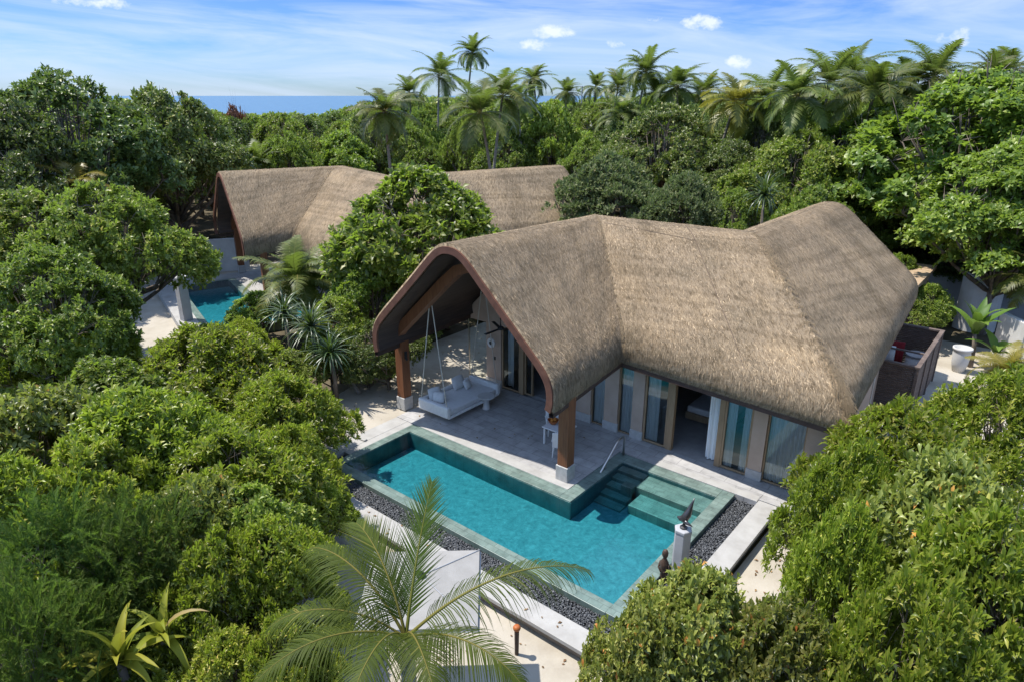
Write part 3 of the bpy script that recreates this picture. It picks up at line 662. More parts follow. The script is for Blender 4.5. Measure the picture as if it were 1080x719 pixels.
# facade towards the steps
def pier(x0,x1,y0=21.0,y1=21.3,z1=3.9):
    MB().box(x0,x1,y0,y1,0,z1).build('wall_pier', M['plaster'], villa)
    MB().box(x0-.035,x1+.035,y0-.03,y1+.03,0,.36).build('wall_base', M['stonebase'], villa, bevel=.01)
for a in [(-13.88,-13.22),(-12.58,-11.97),(-11.34,-10.86),(-6.73,-6.25),(-4.98,-4.05)]: pier(*a)
MB().box(-13.88,-13.5,21.301,21.399,0,3.9).build('wall', M['plaster'], villa)
MB().box(-13.2,-4.99,21.05,21.25,3.02,3.9).build('window_head', M['plaster'], villa)
framed(-13.21,-12.59,21.12,3.0,villa,'window',.04); framed(-11.96,-11.35,21.12,3.0,villa,'window',.04)
framed(-10.84,-9.86,21.08,3.0,villa,'glass_door'); 
MB().box(-9.855,-9.62,21.02,21.2,0,3.0).build('door_post', M['frame'], villa, bevel=.006)
framed(-9.0+.0,-8.02+.0-.3,21.22,3.0,villa,'glass_door',.07) if False else None
MB().box(-7.93,-7.73,21.02,21.2,0,3.0).build('door_post', M['frame'], villa, bevel=.006)
framed(-7.725,-6.74,21.08,3.0,villa,'glass_door'); framed(-6.24,-4.99,21.12,3.0,villa,'window',.05)
def curtain(x0,x1,y,z1,parent,amp=.05,per=.16):
    n = int((x1-x0)/.02); m = MB(); V=[]
    for i in range(n+1):
        x = x0+(x1-x0)*i/n; yy = y+amp*math.sin((x-x0)*2*math.pi/per)+.02*math.sin(x*23); V += [(x,yy,.04),(x,yy*.3+y*.7,z1)]
    return m.add(V,[(2*i,2*i+2,2*i+3,2*i+1) for i in range(n)]).build('curtain', M['curtain'], parent, smooth=True)
curtain(-13.15,-12.65,21.22,2.95,villa,.025,.12); curtain(-11.9,-11.42,21.22,2.95,villa,.03,.12); curtain(-10.78,-10.3,21.2,2.95,villa,.03,.12); curtain(-18.15,-17.8,21.75,2.9,villa,.03,.12); curtain(-8.4,-7.95,21.32,2.95,villa); curtain(-6.2,-5.02,21.24,2.95,villa,.04,.13); curtain(-7.66,-7.35,21.2,2.95,villa,.03,.12); curtain(-7.1,-6.8,21.2,2.95,villa,.03,.12)
# rooms behind the glass
m = MB(); m.box(-19.1,-13.9,21.71,28.5,-.2,-.004); m.box(-13.89,-4.2,20.99,28.5,-.2,-.001); m.build('room_floor', M['roomfloor'], villa)
m = MB(); m.box(-19.1,-4.6,28.5,28.7,0,3.6); m.box(-14.2,-14.0,23.5,28.49,0,4.2); m.build('room_wall', M['roomwall'], villa)
MB().prism([(-4.3,21.301),(-4.06,21.301),(-5.2,35.8),(-5.5,35.8)],0,3.6).build('side_wall', M['plaster'], villa)
m = MB(); m.prism([(-19.3,21.71),(-19.12,21.71),(-19.12,29.0),(-19.3,29.0)],0,4.2); m.build('side_wall', M['plaster'], villa)
MB().prism([(-4.055,21.6),(-4.035,21.6),(-4.28,24.4),(-4.30,24.4)],.1,2.9).build('side_window', M['glass'], villa)
# bed seen through the open door
bed = empty('bed', (-9.3,24.8,0), 'white bed seen through the open sliding door', 'bed')
MB().box(-10.4,-8.3,23.8,25.9,.06,.34).build('bed_base', M['frame'], bed, bevel=.02); MB().box(-10.36,-8.34,23.84,25.86,.342,.62).build('mattress', M['cushion'], bed, bevel=.06); MB().box(-10.2,-8.5,25.2,25.8,.622,.8).build('pillow', M['cushion'], bed, bevel=.07)

# ---- the far villa
far = empty('thatched_villa', (-12.5,24,0), 'far villa with a sunlit thatch roof partly hidden behind a bushy green tree', 'villa')
SF = [((-15.75,15.8,7.85),(-4.6,.2),(4.5,0),2.95),((-16.0,24.0,7.75),(-4.5,4.65),(4.6,-5.0),3.2),((-9.2,24.8,7.6),(-4.5,4.65),(5.7,-6.2),3.3),((-9.1,38.6,7.6),(-4.5,0),(4.5,0),3.05)]
rf2 = thatch(SF, far, 26000, 23); grid_obj('soffit', sweep(SF, offset_prof(OUTP,.37), step=1.2)[0], M['soffit'], rf2); hip_highlight(SF,1,rf2); verge(SF,0,rf2,-.07,.10); eave_board(SF, rf2)
column(-20.08,17.2,far); column(-11.55,16.92,far); portal(-20.08,-11.55,-15.75,17.05,far)
MB().wallpoly([(-19.1,0),(-19.1,3.0),(-20.2,3.0),(-20.2,3.3),(-16.9,6.5),(-15.9,6.85),(-15.0,6.45),(-12.2,3.7),(-12.2,0)],20.4,20.62).build('gable_wall', M['plaster'], far)
MB().box(-13.9,-4.1,20.4,20.7,0,3.6).build('wall', M['plaster'], far)
for k in range(3): MB().box(-13.0+2.6*k,-11.4+2.6*k,20.35,20.398,.1,2.9).build('window', M['glass'], far)
MB().prism([(-4.3,20.71),(-4.06,20.71),(-5.2,37),(-5.5,37)],0,3.6).build('side_wall', M['plaster'], far)
move_far(far)
a, b = spot(196,283,0), spot(262,279,0)
tag(MB().prism([(a[0],a[1]),(b[0],b[1]),(b[0]-.15,b[1]+.2),(a[0]-.15,a[1]+.2)],-.5,2.1).build('garden_wall', M['whitewall']), 'pale plain garden wall behind the porch post of the far villa', 'wall')

# ------------------------------------------------------------------ things on the porch
sf = empty('hanging_daybed', (-18.3,18.7,.3), 'white rope-hung daybed swing with pale mattress under the arched porch', 'daybed')
MB().box(-19.15,-17.45,17.2,20.3,.26,.36).build('platform', M['whitepaint'], sf, bevel=.02)
MB().box(-19.05,-17.52,17.34,20.16,.362,.58).build('mattress', M['greyfabric'], sf, bevel=.06)
MB().box(-19.15,-17.45,17.1,17.33,.3,.78).build('armrest', M['cushion'], sf, bevel=.06); MB().box(-19.15,-17.45,20.17,20.4,.3,.78).build('armrest', M['cushion'], sf, bevel=.06)
MB().box(-19.2,-19.06,17.36,20.14,.3,.72).build('backrest', M['cushion'], sf, bevel=.05)
for yy, zz in ((17.22,5.3),(20.28,5.5)):
    for xx in (-19.1,-17.55): MB().tube([(xx,yy,.5),(-18.32,yy+.05,zz)],.022,6).build('rope', M['rope'], sf)
    MB().tube([(-18.32,yy+.05,zz),(-18.32,yy+.05,zz+.25)],.035,6).build('hook', M['darkmetal'], sf)
def pillow(c, sx, sz, rz, tilt, label):
    V = []; n = 8
    for j in range(n+1):
        for i in range(n+1):
            a, b2 = i/n*2-1, j/n*2-1; th = .10*max(0,(1-a*a)*(1-b2*b2))**.5+.008
            V.append((a*sx/2*(1-.07*b2*b2),-th,b2*sz/2*(1-.07*a*a))); 
    V += [(x,-y,z) for x,y,z in V]; q = (n+1)**2; f = []
    for j in range(n):
        for i in range(n):
            k = j*(n+1)+i; f += [(k,k+1,k+n+2,k+n+1),(q+k,q+k+n+1,q+k+n+2,q+k+1)]
    for i in range(n):
        f += [(i,q+i,q+i+1,i+1),(n*(n+1)+i+1,q+n*(n+1)+i+1,q+n*(n+1)+i,n*(n+1)+i),(i*(n+1),(i+1)*(n+1),q+(i+1)*(n+1),q+i*(n+1)),(i*(n+1)+n,q+i*(n+1)+n,q+(i+1)*(n+1)+n,(i+1)*(n+1)+n)]
    out = []
    for x,y,z in V:
        y2,z2 = y*math.cos(tilt)-z*math.sin(tilt), y*math.sin(tilt)+z*math.cos(tilt); out.append((c[0]+x*math.cos(rz)-y2*math.sin(rz),c[1]+x*math.sin(rz)+y2*math.cos(rz),c[2]+z2))
    tag(MB().add(out,f).build('pillow', M['cushion'], smooth=True, loc=c), label, 'pillow', 'pillows on the hanging daybed')
pillow((-18.8,17.75,.83),.6,.55,R(75),R(-22),'large white pillow against the near left corner of the daybed back')
pillow((-18.45,17.62,.80),.5,.46,R(30),R(-25),'small white pillow leaning on the near left armrest of the daybed')
pillow((-18.85,19.2,.85),.7,.58,R(90),R(-20),'wide white pillow leaning upright against the middle of the daybed back')
pillow((-18.55,19.45,.78),.46,.44,R(100),R(-28),'small square pillow in front of the wide pillow on the daybed')
x, y = spot(513,430,0)
st_ = empty('side_table', (x,y,0), 'round pale drum side table at the far end of the daybed', 'side table')
MB().lathe((x,y,0),[(.2,0),(.16,.05),(.12,.3),(.18,.52)],16).build('pedestal', M['whitewall'], st_, smooth=True); MB().lathe((x,y,0),[(.36,.522),(.38,.54),(.38,.57),(.36,.585)],24).build('table_top', M['whitewall'], st_)
# dining set by the right hand post
x, y = spot(590,449,.72)
tb = empty('dining_table', (x,y,0), 'pale square dining table beside the right porch column', 'table')
MB().box(x-.5,x+.5,y-.45,y+.45,.68,.73).build('table_top', M['greyfabric'], tb, bevel=.01)
for sx_ in (-.42,.42):
    for sy_ in (-.37,.37): MB().box(x+sx_-.03,x+sx_+.03,y+sy_-.03,y+sy_+.03,0,.68).build('leg', M['whitepaint'], tb)
bx, by = x-.28, y-.02
bw = empty('fruit_bowl', (bx,by,.73), 'orange bowl of fruit standing on the pale dining table', 'bowl')
MB().lathe((bx,by,.731),[(.08,0),(.10,.02),(.17,.1),(.22,.19),(.205,.19),(.15,.1),(.05,.03)],18).build('bowl', M['orange'], bw, smooth=True)
for k,(dx,dy,dz) in enumerate([(.05,.04,.17),(-.07,.03,.17),(.0,-.08,.18),(.02,.02,.26)]): MB().ball((bx+dx,by+dy,.731+dz),.065,.065,.06).build('fruit', M['fruit'], bw, smooth=True)
def chair(c, rz, label):
    e = empty('dining_chair', (c[0],c[1],0), label, 'chair', 'dining chairs on the porch', rz)
    def P(m, name, mt, bv=.012):
        o = m.build(name, mt, None, bevel=bv); o.parent = e; return o
    P(MB().box(-.26,.26,-.25,.25,.40,.47),'seat',M['cushion'],.02)
    P(MB().obox((0,.26,.74),.52,.05,.62,0,R(-8)),'backrest',M['whitepaint'],.02)
    for a in (-1,1):
        for b in (-1,1): P(MB().tube([(.22*a,.21*b,.40),(.25*a,.25*b,0)],[.026,.02],6),'leg',M['whitepaint'],0)
        P(MB().tube([(.29*a,-.2,.40),(.29*a,-.22,.62),(.29*a,.22,.66)],.02,6),'armrest',M['whitepaint'],0)
cx_, cy_ = spot(586,438,0); chair((x-.66,y+.52),R(48),'white dining chair with its tall back behind the dining table')
chair((x+.55,y-.72),R(-150),'white slatted chair on the pool side of the dining table, half behind the column')
# lamp, switch, fan
wl = empty('wall_speaker', (-18.8,21.36,2.02), 'round white wall lamp with black centre on the taupe pier', 'lamp')
m = MB(); n = 24
for nm, r0, y0, y1, mt in (('ring',.22,21.34,21.398,'whitepaint'),('centre',.09,21.325,21.339,'darkmetal')):
    V = [(-18.83+r0*math.cos(k*6.2832/n),yy,2.05+r0*math.sin(k*6.2832/n)) for yy in (y0,y1) for k in range(n)]
    MB().add(V,[tuple(range(n)),tuple(range(2*n-1,n-1,-1))]+[(k,n+k,n+(k+1)%n,(k+1)%n) for k in range(n)]).build(nm, M[mt], wl)
wl.name = 'wall_lamp'; OFF[wl.name] = OFF['wall_speaker']
tag(MB().box(-18.72,-18.6,21.37,21.4,1.28,1.42).build('switch_plate', M['darkmetal']), 'small black switch plate below the round wall lamp', 'switch')
fx, fy, fz = -16.5, 19.3, 3.78
fn = empty('ceiling_fan', (fx,fy,fz), 'black three-bladed ceiling fan hanging in the arched porch', 'fan')
MB().lathe((fx,fy,fz),[(.05,-.08),(.12,-.05),(.12,.06),(.03,.1),(.02,.2),(.02,3.1)],14).build('motor', M['darkmetal'], fn)
for k in range(3):
    a = R(30+120*k); MB().obox((fx+math.cos(a)*.5,fy+math.sin(a)*.5,fz),.85,.14,.02,a,R(0)).build('blade', M['darkmetal'], fn, bevel=.006)

# ------------------------------------------------------------------ by the pool: stone pedestal with its bird, carved figures, parasol, torch
px_, py_ = -6.12, 14.62
pd = empty('stone_pedestal', (px_,py_,-.2), 'tall hexagonal grey stone pedestal standing at the pool corner', 'pedestal')
m = MB(); m.lathe((px_,py_,-.2),[(.27,0),(.27,.12),(.245,.16),(.235,1.74),(.25,1.80),(.25,1.86),(.22,1.88)],6).build('shaft', M['greywall'], pd, bevel=.012)
MB().lathe((px_,py_,1.68),[(.10,.002),(.10,.04),(.05,.06),(.04,.12)],12).build('socle', M['bronze'], pd)
bd = empty('bird_sculpture', (px_,py_,1.8), 'dark bird sculpture with raised beak on the stone pedestal', 'sculpture')
MB().tube([(px_-.20,py_-.02,1.96),(px_-.12,py_,1.93),(px_,py_,1.98),(px_+.06,py_+.03,2.12),(px_+.09,py_+.06,2.26),(px_+.12,py_+.10,2.42),(px_+.16,py_+.14,2.60)],[.02,.07,.115,.105,.07,.04,.008],12).tube([(px_,py_,1.80),(px_,py_,1.92)],.03,8).build('bird_body', M['bronze'], bd, smooth=True)
MB().tube([(px_-.02,py_-.02,1.95),(px_+.12,py_-.08,1.92),(px_+.28,py_-.10,1.90)],[.08,.05,.01],8).build('wing', M['bronze'], bd, smooth=True)
def figure(c, s, label):
    o = MB().lathe((c[0],c[1],c[2]),[(.10*s,0),(.11*s,.1*s),(.09*s,.3*s),(.115*s,.48*s),(.12*s,.62*s),(.06*s,.74*s),(.05*s,.78*s),(.085*s,.86*s),(.09*s,.94*s),(.06*s,1.02*s),(.02*s,1.05*s)],12)
    o.tube([(c[0]-.12*s,c[1],c[2]+.62*s),(c[0]-.15*s,c[1]-.03*s,c[2]+.42*s),(c[0]-.04*s,c[1]-.10*s,c[2]+.36*s)],.03*s,6).tube([(c[0]+.12*s,c[1],c[2]+.62*s),(c[0]+.15*s,c[1]-.03*s,c[2]+.42*s),(c[0]+.04*s,c[1]-.10*s,c[2]+.36*s)],.03*s,6)
    tag(o.build('carved_figure', M['carved'], smooth=True, loc=c), label, 'carving', 'carved figures by the pedestal')
figure((*spot(699,612,-.2),-.2),1.0,'brown carved wooden figure on the pool side of the stone pedestal')
figure((*spot(733,622,-.02),-.02),.85,'small black carved figure on the white ledge right of the stone pedestal')
# square parasol below the camera
pc = Vector((-9.0,7.87)); ra = R(41.3)
pz = empty('parasol', (pc.x,pc.y,-.44), 'square pale grey parasol with a dark finial beside the coconut palm', 'parasol')
def sq(h, z): return [(pc.x+(a*math.cos(ra)-b*math.sin(ra))*h, pc.y+(a*math.sin(ra)+b*math.cos(ra))*h, z) for a,b in ((-1,-1),(1,-1),(1,1),(-1,1))]
V = sq(1.24,2.5)+sq(1.22,2.58)+sq(.55,2.74)+sq(.1,2.86); f = [(k,(k+1)%4,4*i+4+(k+1)%4,4*i+4+k) if i==0 else (4*i+k,4*i+(k+1)%4,4*i+4+(k+1)%4,4*i+4+k) for i in range(3) for k in range(4)]+[(12,13,14,15)]
f = [(4*i+k,4*i+(k+1)%4,4*i+4+(k+1)%4,4*i+4+k) for i in range(3) for k in range(4)]+[(12,13,14,15)]
MB().add(V,f).build('canopy', M['canvas'], pz); MB().lathe((pc.x,pc.y,2.86),[(.10,0),(.10,.05),(.05,.09),(.02,.14)],12).build('finial', M['darkmetal'], pz)
for k in range(4):
    MB().tube([sq(1.235,2.512)[k],sq(1.22,2.588)[k],sq(.55,2.748)[k],sq(.1,2.865)[k]],.013,5).build('seam', M['greywall'], pz)
    MB().tube([sq(1.242,2.50)[k],sq(1.242,2.50)[(k+1)%4]],.016,5).build('hem', M['greywall'], pz)
MB().tube([(pc.x,pc.y,-.44),(pc.x,pc.y,2.8)],.035,8).build('pole', M['frame'], pz)
for k in range(4):
    q = sq(1.2,2.5)[k]; MB().tube([(pc.x,pc.y,2.78),q],.014,5).build('rib', M['frame'], pz)
tx_, ty_ = spot(545,678,-.1)
tt = empty('garden_torch', (tx_,ty_,-.44), 'dark garden torch with an orange clay head on the sand below the pool ledge', 'torch')
MB().tube([(tx_,ty_,-.44),(tx_,ty_,.28)],[.05,.06],8).build('post', M['carved'], tt); MB().lathe((tx_,ty_,.28),[(.04,0),(.08,.04),(.10,.11),(.07,.16),(.03,.17)],12).build('torch_head', M['orange'], tt, smooth=True)

# ------------------------------------------------------------------ right-hand service court
sc = empty('slatted_enclosure', (-4.9,33,-.44), 'grey brown slatted timber enclosure beside the roof edge at right', 'enclosure')
def slats(x0,x1,y0,y1,z0,z1,nm,along):
    m = MB(); n = int((z1-z0)/.085)
    for k in range(n):
        z = z0+k*(z1-z0)/n
        if along=='x': m.obox(((x0+x1)/2,y0,z+.035),x1-x0,.03,.075,0,R(18))
        else: m.box(x0-.012,x0+.012,y0,y1,z,z+.07)
    return m.build(nm, M['slat'], sc)
x0,x1,y0,y1 = -6.6,-3.4,30.2,36.0
slats(x0,x1-.07,y0,y0,-.35,2.02,'slat_panel','x'); slats(x1,x1,y0+.07,y1-.07,-.35,2.02,'slat_panel','y'); slats(x0,x1-.07,y1,y1,-.35,2.02,'slat_panel','x')
for q in ((x0,y0),((x0+x1)/2,y0),(x1,y0),(x1,y0+1.9),(x1,y0+3.8),(x1,y1),(x0,y1)): MB().box(q[0]-.065,q[0]+.065,q[1]-.065,q[1]+.065,-.44,2.03).build('post', M['slat'], sc, bevel=.008)
m = MB(); m.box(x0,x1+.09,y0-.09,y0+.09,2.031,2.12); m.box(x1-.09,x1+.09,y0+.091,y1-.091,2.031,2.12); m.box(x0,x1+.09,y1-.09,y1+.09,2.031,2.12); m.box(x0,x1-.091,y0+1.85,y0+1.95,2.031,2.10); m.build('top_rail', M['slat'], sc, bevel=.008)
tag(MB().box(x0,x1-.1,y0+.1,y1-.1,-.43,-.38).build('floor', M['roomfloor']), kind='structure')
def towel(x,y,w,z0,z1,mt,label,rz=0):
    n=14; V=[]
    for i in range(n+1):
        u=-w/2+w*i/n; wv=.03*math.sin(i*1.7)
        for z,dy in ((z0,.05+wv),(z1,.02+wv*.3),(z1+.03,0),(z1,-.03),(z0+.4,-.05-wv)): V.append((x+u*math.cos(rz)-dy*math.sin(rz),y+u*math.sin(rz)+dy*math.cos(rz),z))
    o = MB().add(V,[(i*5+k,(i+1)*5+k,(i+1)*5+k+1,i*5+k+1) for i in range(n) for k in range(4)]).build('towel', M[mt], smooth=True, loc=(x,y,z0))
    sm = o.modifiers.new('thick','SOLIDIFY'); sm.thickness=.015
    tag(o,label,'towel','laundry in the slatted enclosure')
towel(-5.0,32.13,.8,.7,2.11,'cushion','white towel draped over the middle rail of the slatted enclosure')
towel(-4.75,33.6,.55,.2,1.9,'redfabric','dark red towel hanging between two white pieces of laundry in the slatted enclosure',R(12))
MB_l = MB().lathe((-3.95,33.9,-.38),[(.42,0),(.46,.1),(.46,1.55),(.40,1.68),(.2,1.74)],22)
tk = empty('water_tank', (-3.95,33.9,-.38), 'pale round tank standing inside the slatted enclosure', 'tank')
MB_l.build('tank_body', M['whitepaint'], tk, smooth=True); MB().lathe((-3.95,33.9,1.36),[(.46,0),(.485,.01),(.485,.07),(.46,.08)],22).build('tank_band', M['greywall'], tk)
sb = empty('bath_shed', (-6.9,43.2,0), 'low flat tan roof peeping out behind the thatched roof at right', 'shed')
MB().box(-9.6,-5.35,40.2,46,2.85,3.05).build('flat_roof', M['slabroof'], sb, bevel=.02); MB().box(-9.4,-5.6,40.5,45.8,-.4,2.848).build('wall', M['plaster'], sb)
# curved shower screen and garden wall
scx, scy = -3.0, 46.8; n=20
Vv=[]; 
for k in range(n+1):
    a = R(-150)+R(230)*k/n; h = 2.9 - 1.5*(k/n)**1.6
    for r0 in (1.0,1.12): Vv += [(scx+r0*math.cos(a),scy+r0*math.sin(a),-.5),(scx+r0*math.cos(a),scy+r0*math.sin(a),h)]
f=[]
for k in range(n):
    b=4*k; f += [(b,b+4,b+5,b+1),(b+2,b+3,b+7,b+6),(b+1,b+5,b+7,b+3)]
f += [(0,1,3,2),(4*n,4*n+2,4*n+3,4*n+1)]
tag(MB().add(Vv,f).build('shower_screen', M['whitewall']), 'pale curved shower screen with sloping top beside the banana plants', 'screen')
a, b = spot(1044,372,-.4), spot(1110,412,-.4)
tag(MB().prism([a,b,(b[0]+.2,b[1]+.25),(a[0]+.2,a[1]+.25)],-.5,1.9).build('garden_wall', M['whitewall'], bevel=.03), 'stained white garden wall at the right edge of the picture', 'wall')
tag(MB().prism([(-9,49.8),(8,48.6),(8,48.9),(-9,50.1)],-.5,1.7).build('garden_wall', M['greywall']), 'grey boundary wall in the shade behind the curved shower screen', 'wall')
x, y = spot(1010,391,-.44)
pt = empty('planter', (x,y,-.44), 'tall white round planter beside the banana plants', 'planter')
MB().lathe((x,y,-.44),[(.26,0),(.36,.45),(.40,.95),(.36,1.1),(.44,1.15),(.44,1.25),(.38,1.25),(.36,1.15)],22).build('pot', M['whitewall'], pt, smooth=True); MB().lathe((x,y,-.44),[(.36,1.12),(.01,1.14)],22).build('soil', M['litter'], pt)
# pale post in the far garden, roofs and mast in the distance
x, y = spot(197,337,0)
ps = empty('garden_shower', (x,y,-.4), 'pale square stone post standing beside the far pool', 'post')
MB().box(x-.27,x+.27,y-.27,y+.27,-.4,2.55).build('shaft', M['greywall'], ps, bevel=.02); MB().box(x-.31,x+.31,y-.31,y+.31,2.551,2.64).build('cap', M['whitewall'], ps, bevel=.01)
ps.name = 'stone_post'
x, y, z = far_spot(632,116,92)
wh = empty('utility_house', (x,y,0), 'small white service building showing among the far treetops', 'building')
MB().obox((x,y,z/2-.3),4.4,3,z-.6,YAW).build('wall', M['whitewall'], wh); MB().obox((x,y,z-.52),4.8,3.4,.16,YAW).build('roof', M['greywall'], wh)
for k in range(3):
    q = (x+(k-1)*.95*math.cos(YAW), y+(k-1)*.95*math.sin(YAW)); MB().lathe((q[0],q[1],z-.44),[(.34,0),(.38,.08),(.38,.6),(.3,.72),(.1,.78)],16).build('roof_tank', M['whitepaint'], wh, smooth=True)
x, y, z = far_spot(614,91,100)
tag(MB().tube([(x,y,-.5),(x,y,z)],[.14,.08],8).tube([(x-.4,y,z-.1),(x+.4,y,z-.1)],.05,6).build('lamp_mast', M['greywall'], loc=(x,y,-.5)), 'thin pale mast rising above the far treetops left of the white building', 'mast')
# ------------------------------------------------------------------ foliage
def leaf_arrays(P, D, Nn, Ln, Wd, tone, wide=.5, bend=.12):
    """diamond leaves bent along the midrib -> verts, tris, tone"""
    n = len(P); D = D/np.linalg.norm(D,axis=1,keepdims=True); S = np.cross(D, Nn); S /= np.linalg.norm(S,axis=1,keepdims=True)+1e-9; U = np.cross(S, D)
    Ln = Ln[:,None]; Wd = Wd[:,None]
    b = P; m = P+D*Ln*.52+U*Ln*bend*.6; t = P+D*Ln-U*Ln*bend*.8
    l = P+D*Ln*wide+S*Wd*.5+U*Ln*bend*1.3; r = P+D*Ln*wide-S*Wd*.5+U*Ln*bend*1.3
    V = np.stack([b,m,t,l,r],1).reshape(-1,3); I = np.arange(n)[:,None]*5
    F_ = np.stack([I+np.array([0,4,1]),I+np.array([4,2,1]),I+np.array([2,3,1]),I+np.array([3,0,1])],1).reshape(-1,3)
    return V, F_, np.repeat(tone,4)

def rosettes(rg, C, Nn, k, Ln, Wd, spread=(25,85), wide=.6, bend=.12, tvar=.22, jit=.04):
    """k leaves round every clump centre C pointing along Nn"""
    n = len(C); Nn = Nn/np.linalg.norm(Nn,axis=1,keepdims=True)
    ref = np.where(np.abs(Nn[:,2:3])<.9, np.array([[0,0,1.]]), np.array([[1.,0,0]])); A1 = np.cross(Nn,ref); A1 /= np.linalg.norm(A1,axis=1,keepdims=True); A2 = np.cross(Nn,A1)
    az = rg.uniform(0,6.283,(n,1))+np.arange(k)[None]*2.39996+rg.normal(0,.25,(n,k)); po = np.radians(spread[0]+(spread[1]-spread[0])*(np.arange(k)[None]+.5)/k+rg.normal(0,9,(n,k)))
    D = np.sin(po)[...,None]*(np.cos(az)[...,None]*A1[:,None]+np.sin(az)[...,None]*A2[:,None])+np.cos(po)[...,None]*Nn[:,None]
    ln = Ln*rg.uniform(.65,1.15,(n,k)); P = C[:,None]+rg.normal(0,jit,(n,k,3)); NN = np.broadcast_to(Nn[:,None],D.shape)+rg.normal(0,.25,D.shape)
    tone = np.clip(rg.normal(.45,.19,(n,1))+rg.normal(0,tvar*.7,(n,k)),0,1)
    hot = rg.random((n,k))<.02; tone = np.where(hot,1,np.minimum(tone,.93))
    return leaf_arrays(P.reshape(-1,3),D.reshape(-1,3),NN.reshape(-1,3),ln.ravel(),(ln*Wd/Ln).ravel(),tone.ravel(),wide,bend)

def lobes_of(rg, R0, H, base, n, flat=1.0, rs=(.34,.5)):
    """main dome plus n lobes -> rows (x,y,z,rx,ry,rz)"""
    cz = base+(H-base)*.45; rows = [(0,0,cz,R0*.62,R0*.62,(H-base)*.42)]
    for i in range(n):
        a = i*2.39996+rg.uniform(-.4,.4); q = math.sqrt((i+.6)/n); r = R0*rg.uniform(*rs); d = max(0,R0*q*.98-r*.35)
        top = H-(H-base)*.55*q**1.7*rg.uniform(.7,1.25); rz = r*flat*rg.uniform(.75,1.0)
        rows.append((d*math.cos(a),d*math.sin(a),max(base+rz*.6,top-rz),r,r*rg.uniform(.85,1.1),rz))
    return np.array(rows)

def clumps(rg, lobes, n, low=-.35, inner=.12, rad=(.86,1.04), upmix=.5):
    area = (lobes[:,3]*lobes[:,4]+lobes[:,3]*lobes[:,5]); N0 = n; n = int(n*1.5); pick = rg.choice(len(lobes), n*3, p=area/area.sum()); Lb = lobes[pick]
    d = rg.normal(0,1,(n*3,3)); d /= np.linalg.norm(d,axis=1,keepdims=True); keep = d[:,2]>low+rg.normal(0,.15,n*3)
    rr = np.where(rg.random(n*3)<inner, rg.uniform(.45,.85,n*3), rg.uniform(*rad,n*3))
    rr = rr+np.minimum(rg.exponential(.10,n*3),.22)*(rg.random(n*3)<.5)
    C = Lb[:,:3]+d*Lb[:,3:6]*rr[:,None]
    # holes and ragged edges: a coarse wobble thins the leaves here and there
    ext = np.abs(lobes[:,0]).max()+lobes[:,3].mean(); gv = sum(np.sin(C@(rg.normal(0,1,3)*fq/ext)+rg.uniform(0,6.28)) for fq in (4,5.5,7,9,12)); keep &= gv>-.45+rg.normal(0,.5,n*3)
    for j in range(len(lobes)):
        q = np.linalg.norm((C-lobes[j,:3])/lobes[j,3:6],axis=1); keep &= (q>.74)|(pick==j)
    keep &= C[:,2]>.12
    C, d = C[keep][:N0], d[keep][:N0]; Nn = d*(1-upmix)+np.array([0,0,upmix])+rg.normal(0,.22,d.shape)
    return C, Nn

def limbs(name, lobes, H, rad, base, m=None, seed=0):
    rg = random.Random(seed); b = MB(); top = Vector((0,0,max(base*1.15,H*.4)))
    b.tube([(0,0,-.6),(rad*.3,0,top.z*.35),(0,rad*.3,top.z*.7),top],[rad*1.35,rad,rad*.85,rad*.7],8)
    for r in lobes[1:]:
        p0 = Vector((0,0,top.z*rg.uniform(.45,1))); p1 = Vector(r[:3]); mid = p0.lerp(p1,.55)+Vector((0,0,-.12*(p1-p0).length*rg.random()))
        b.tube([p0,mid,p1],[rad*.55,rad*.35,rad*.1],6)
        for k in range(5):
            q = p1+Vector((rg.gauss(0,1),rg.gauss(0,1),abs(rg.gauss(0,1)))).normalized()*r[3]*rg.uniform(.9,1.15); b.tube([p1,p1.lerp(q,.6)+Vector((0,0,.06)),q],[rad*.13,rad*.09,rad*.03],4)
        for k in range(2):
            q = p1+Vector((rg.uniform(-1,1)*r[3],rg.uniform(-1,1)*r[4],rg.uniform(0,.8)*r[5]))*.7; b.tube([mid,mid.lerp(q,.5)+Vector((0,0,.1)),q],[rad*.25,rad*.15,rad*.05],5)
    me = bpy.data.meshes.new(name); me.from_pydata(b.v,[],b.f); me.update(); me.materials.append(M['bark']); me.shade_smooth(); return me

def merge(parts):
    Vs, Fs, Ts, o = [], [], [], 0
    for V, F_, T in parts: Vs.append(V); Fs.append(F_+o); Ts.append(T); o += len(V)
    return np.vstack(Vs), np.vstack(Fs), np.concatenate(Ts)

KIND = {}
def species(key, name, part, seeds, R0, H, base, nl, n, k, Ln, Wd, mt, rad=.16, flat=1.0, wide=.55, low=-.35, inner=.22, upmix=.5, spread=(25,85), bend=.12, rs=(.34,.5), custom=None, jit=.04):
    KIND[key] = dict(name=name, part=part, R=R0, H=H, v=[])
    for s in seeds:
        rg = np.random.default_rng(s); lb = lobes_of(rg,R0,H,base,nl,flat,rs); C,Nn = clumps(rg,lb,n,low,inner,upmix=upmix)
        V,F_,T = (custom or rosettes)(rg,C,Nn,k,Ln,Wd,spread,wide,bend,jit=jit)
        KIND[key]['v'].append((np_mesh(part,V,[F_],M[mt],T), limbs('trunk',lb,H,rad,base,seed=s)))

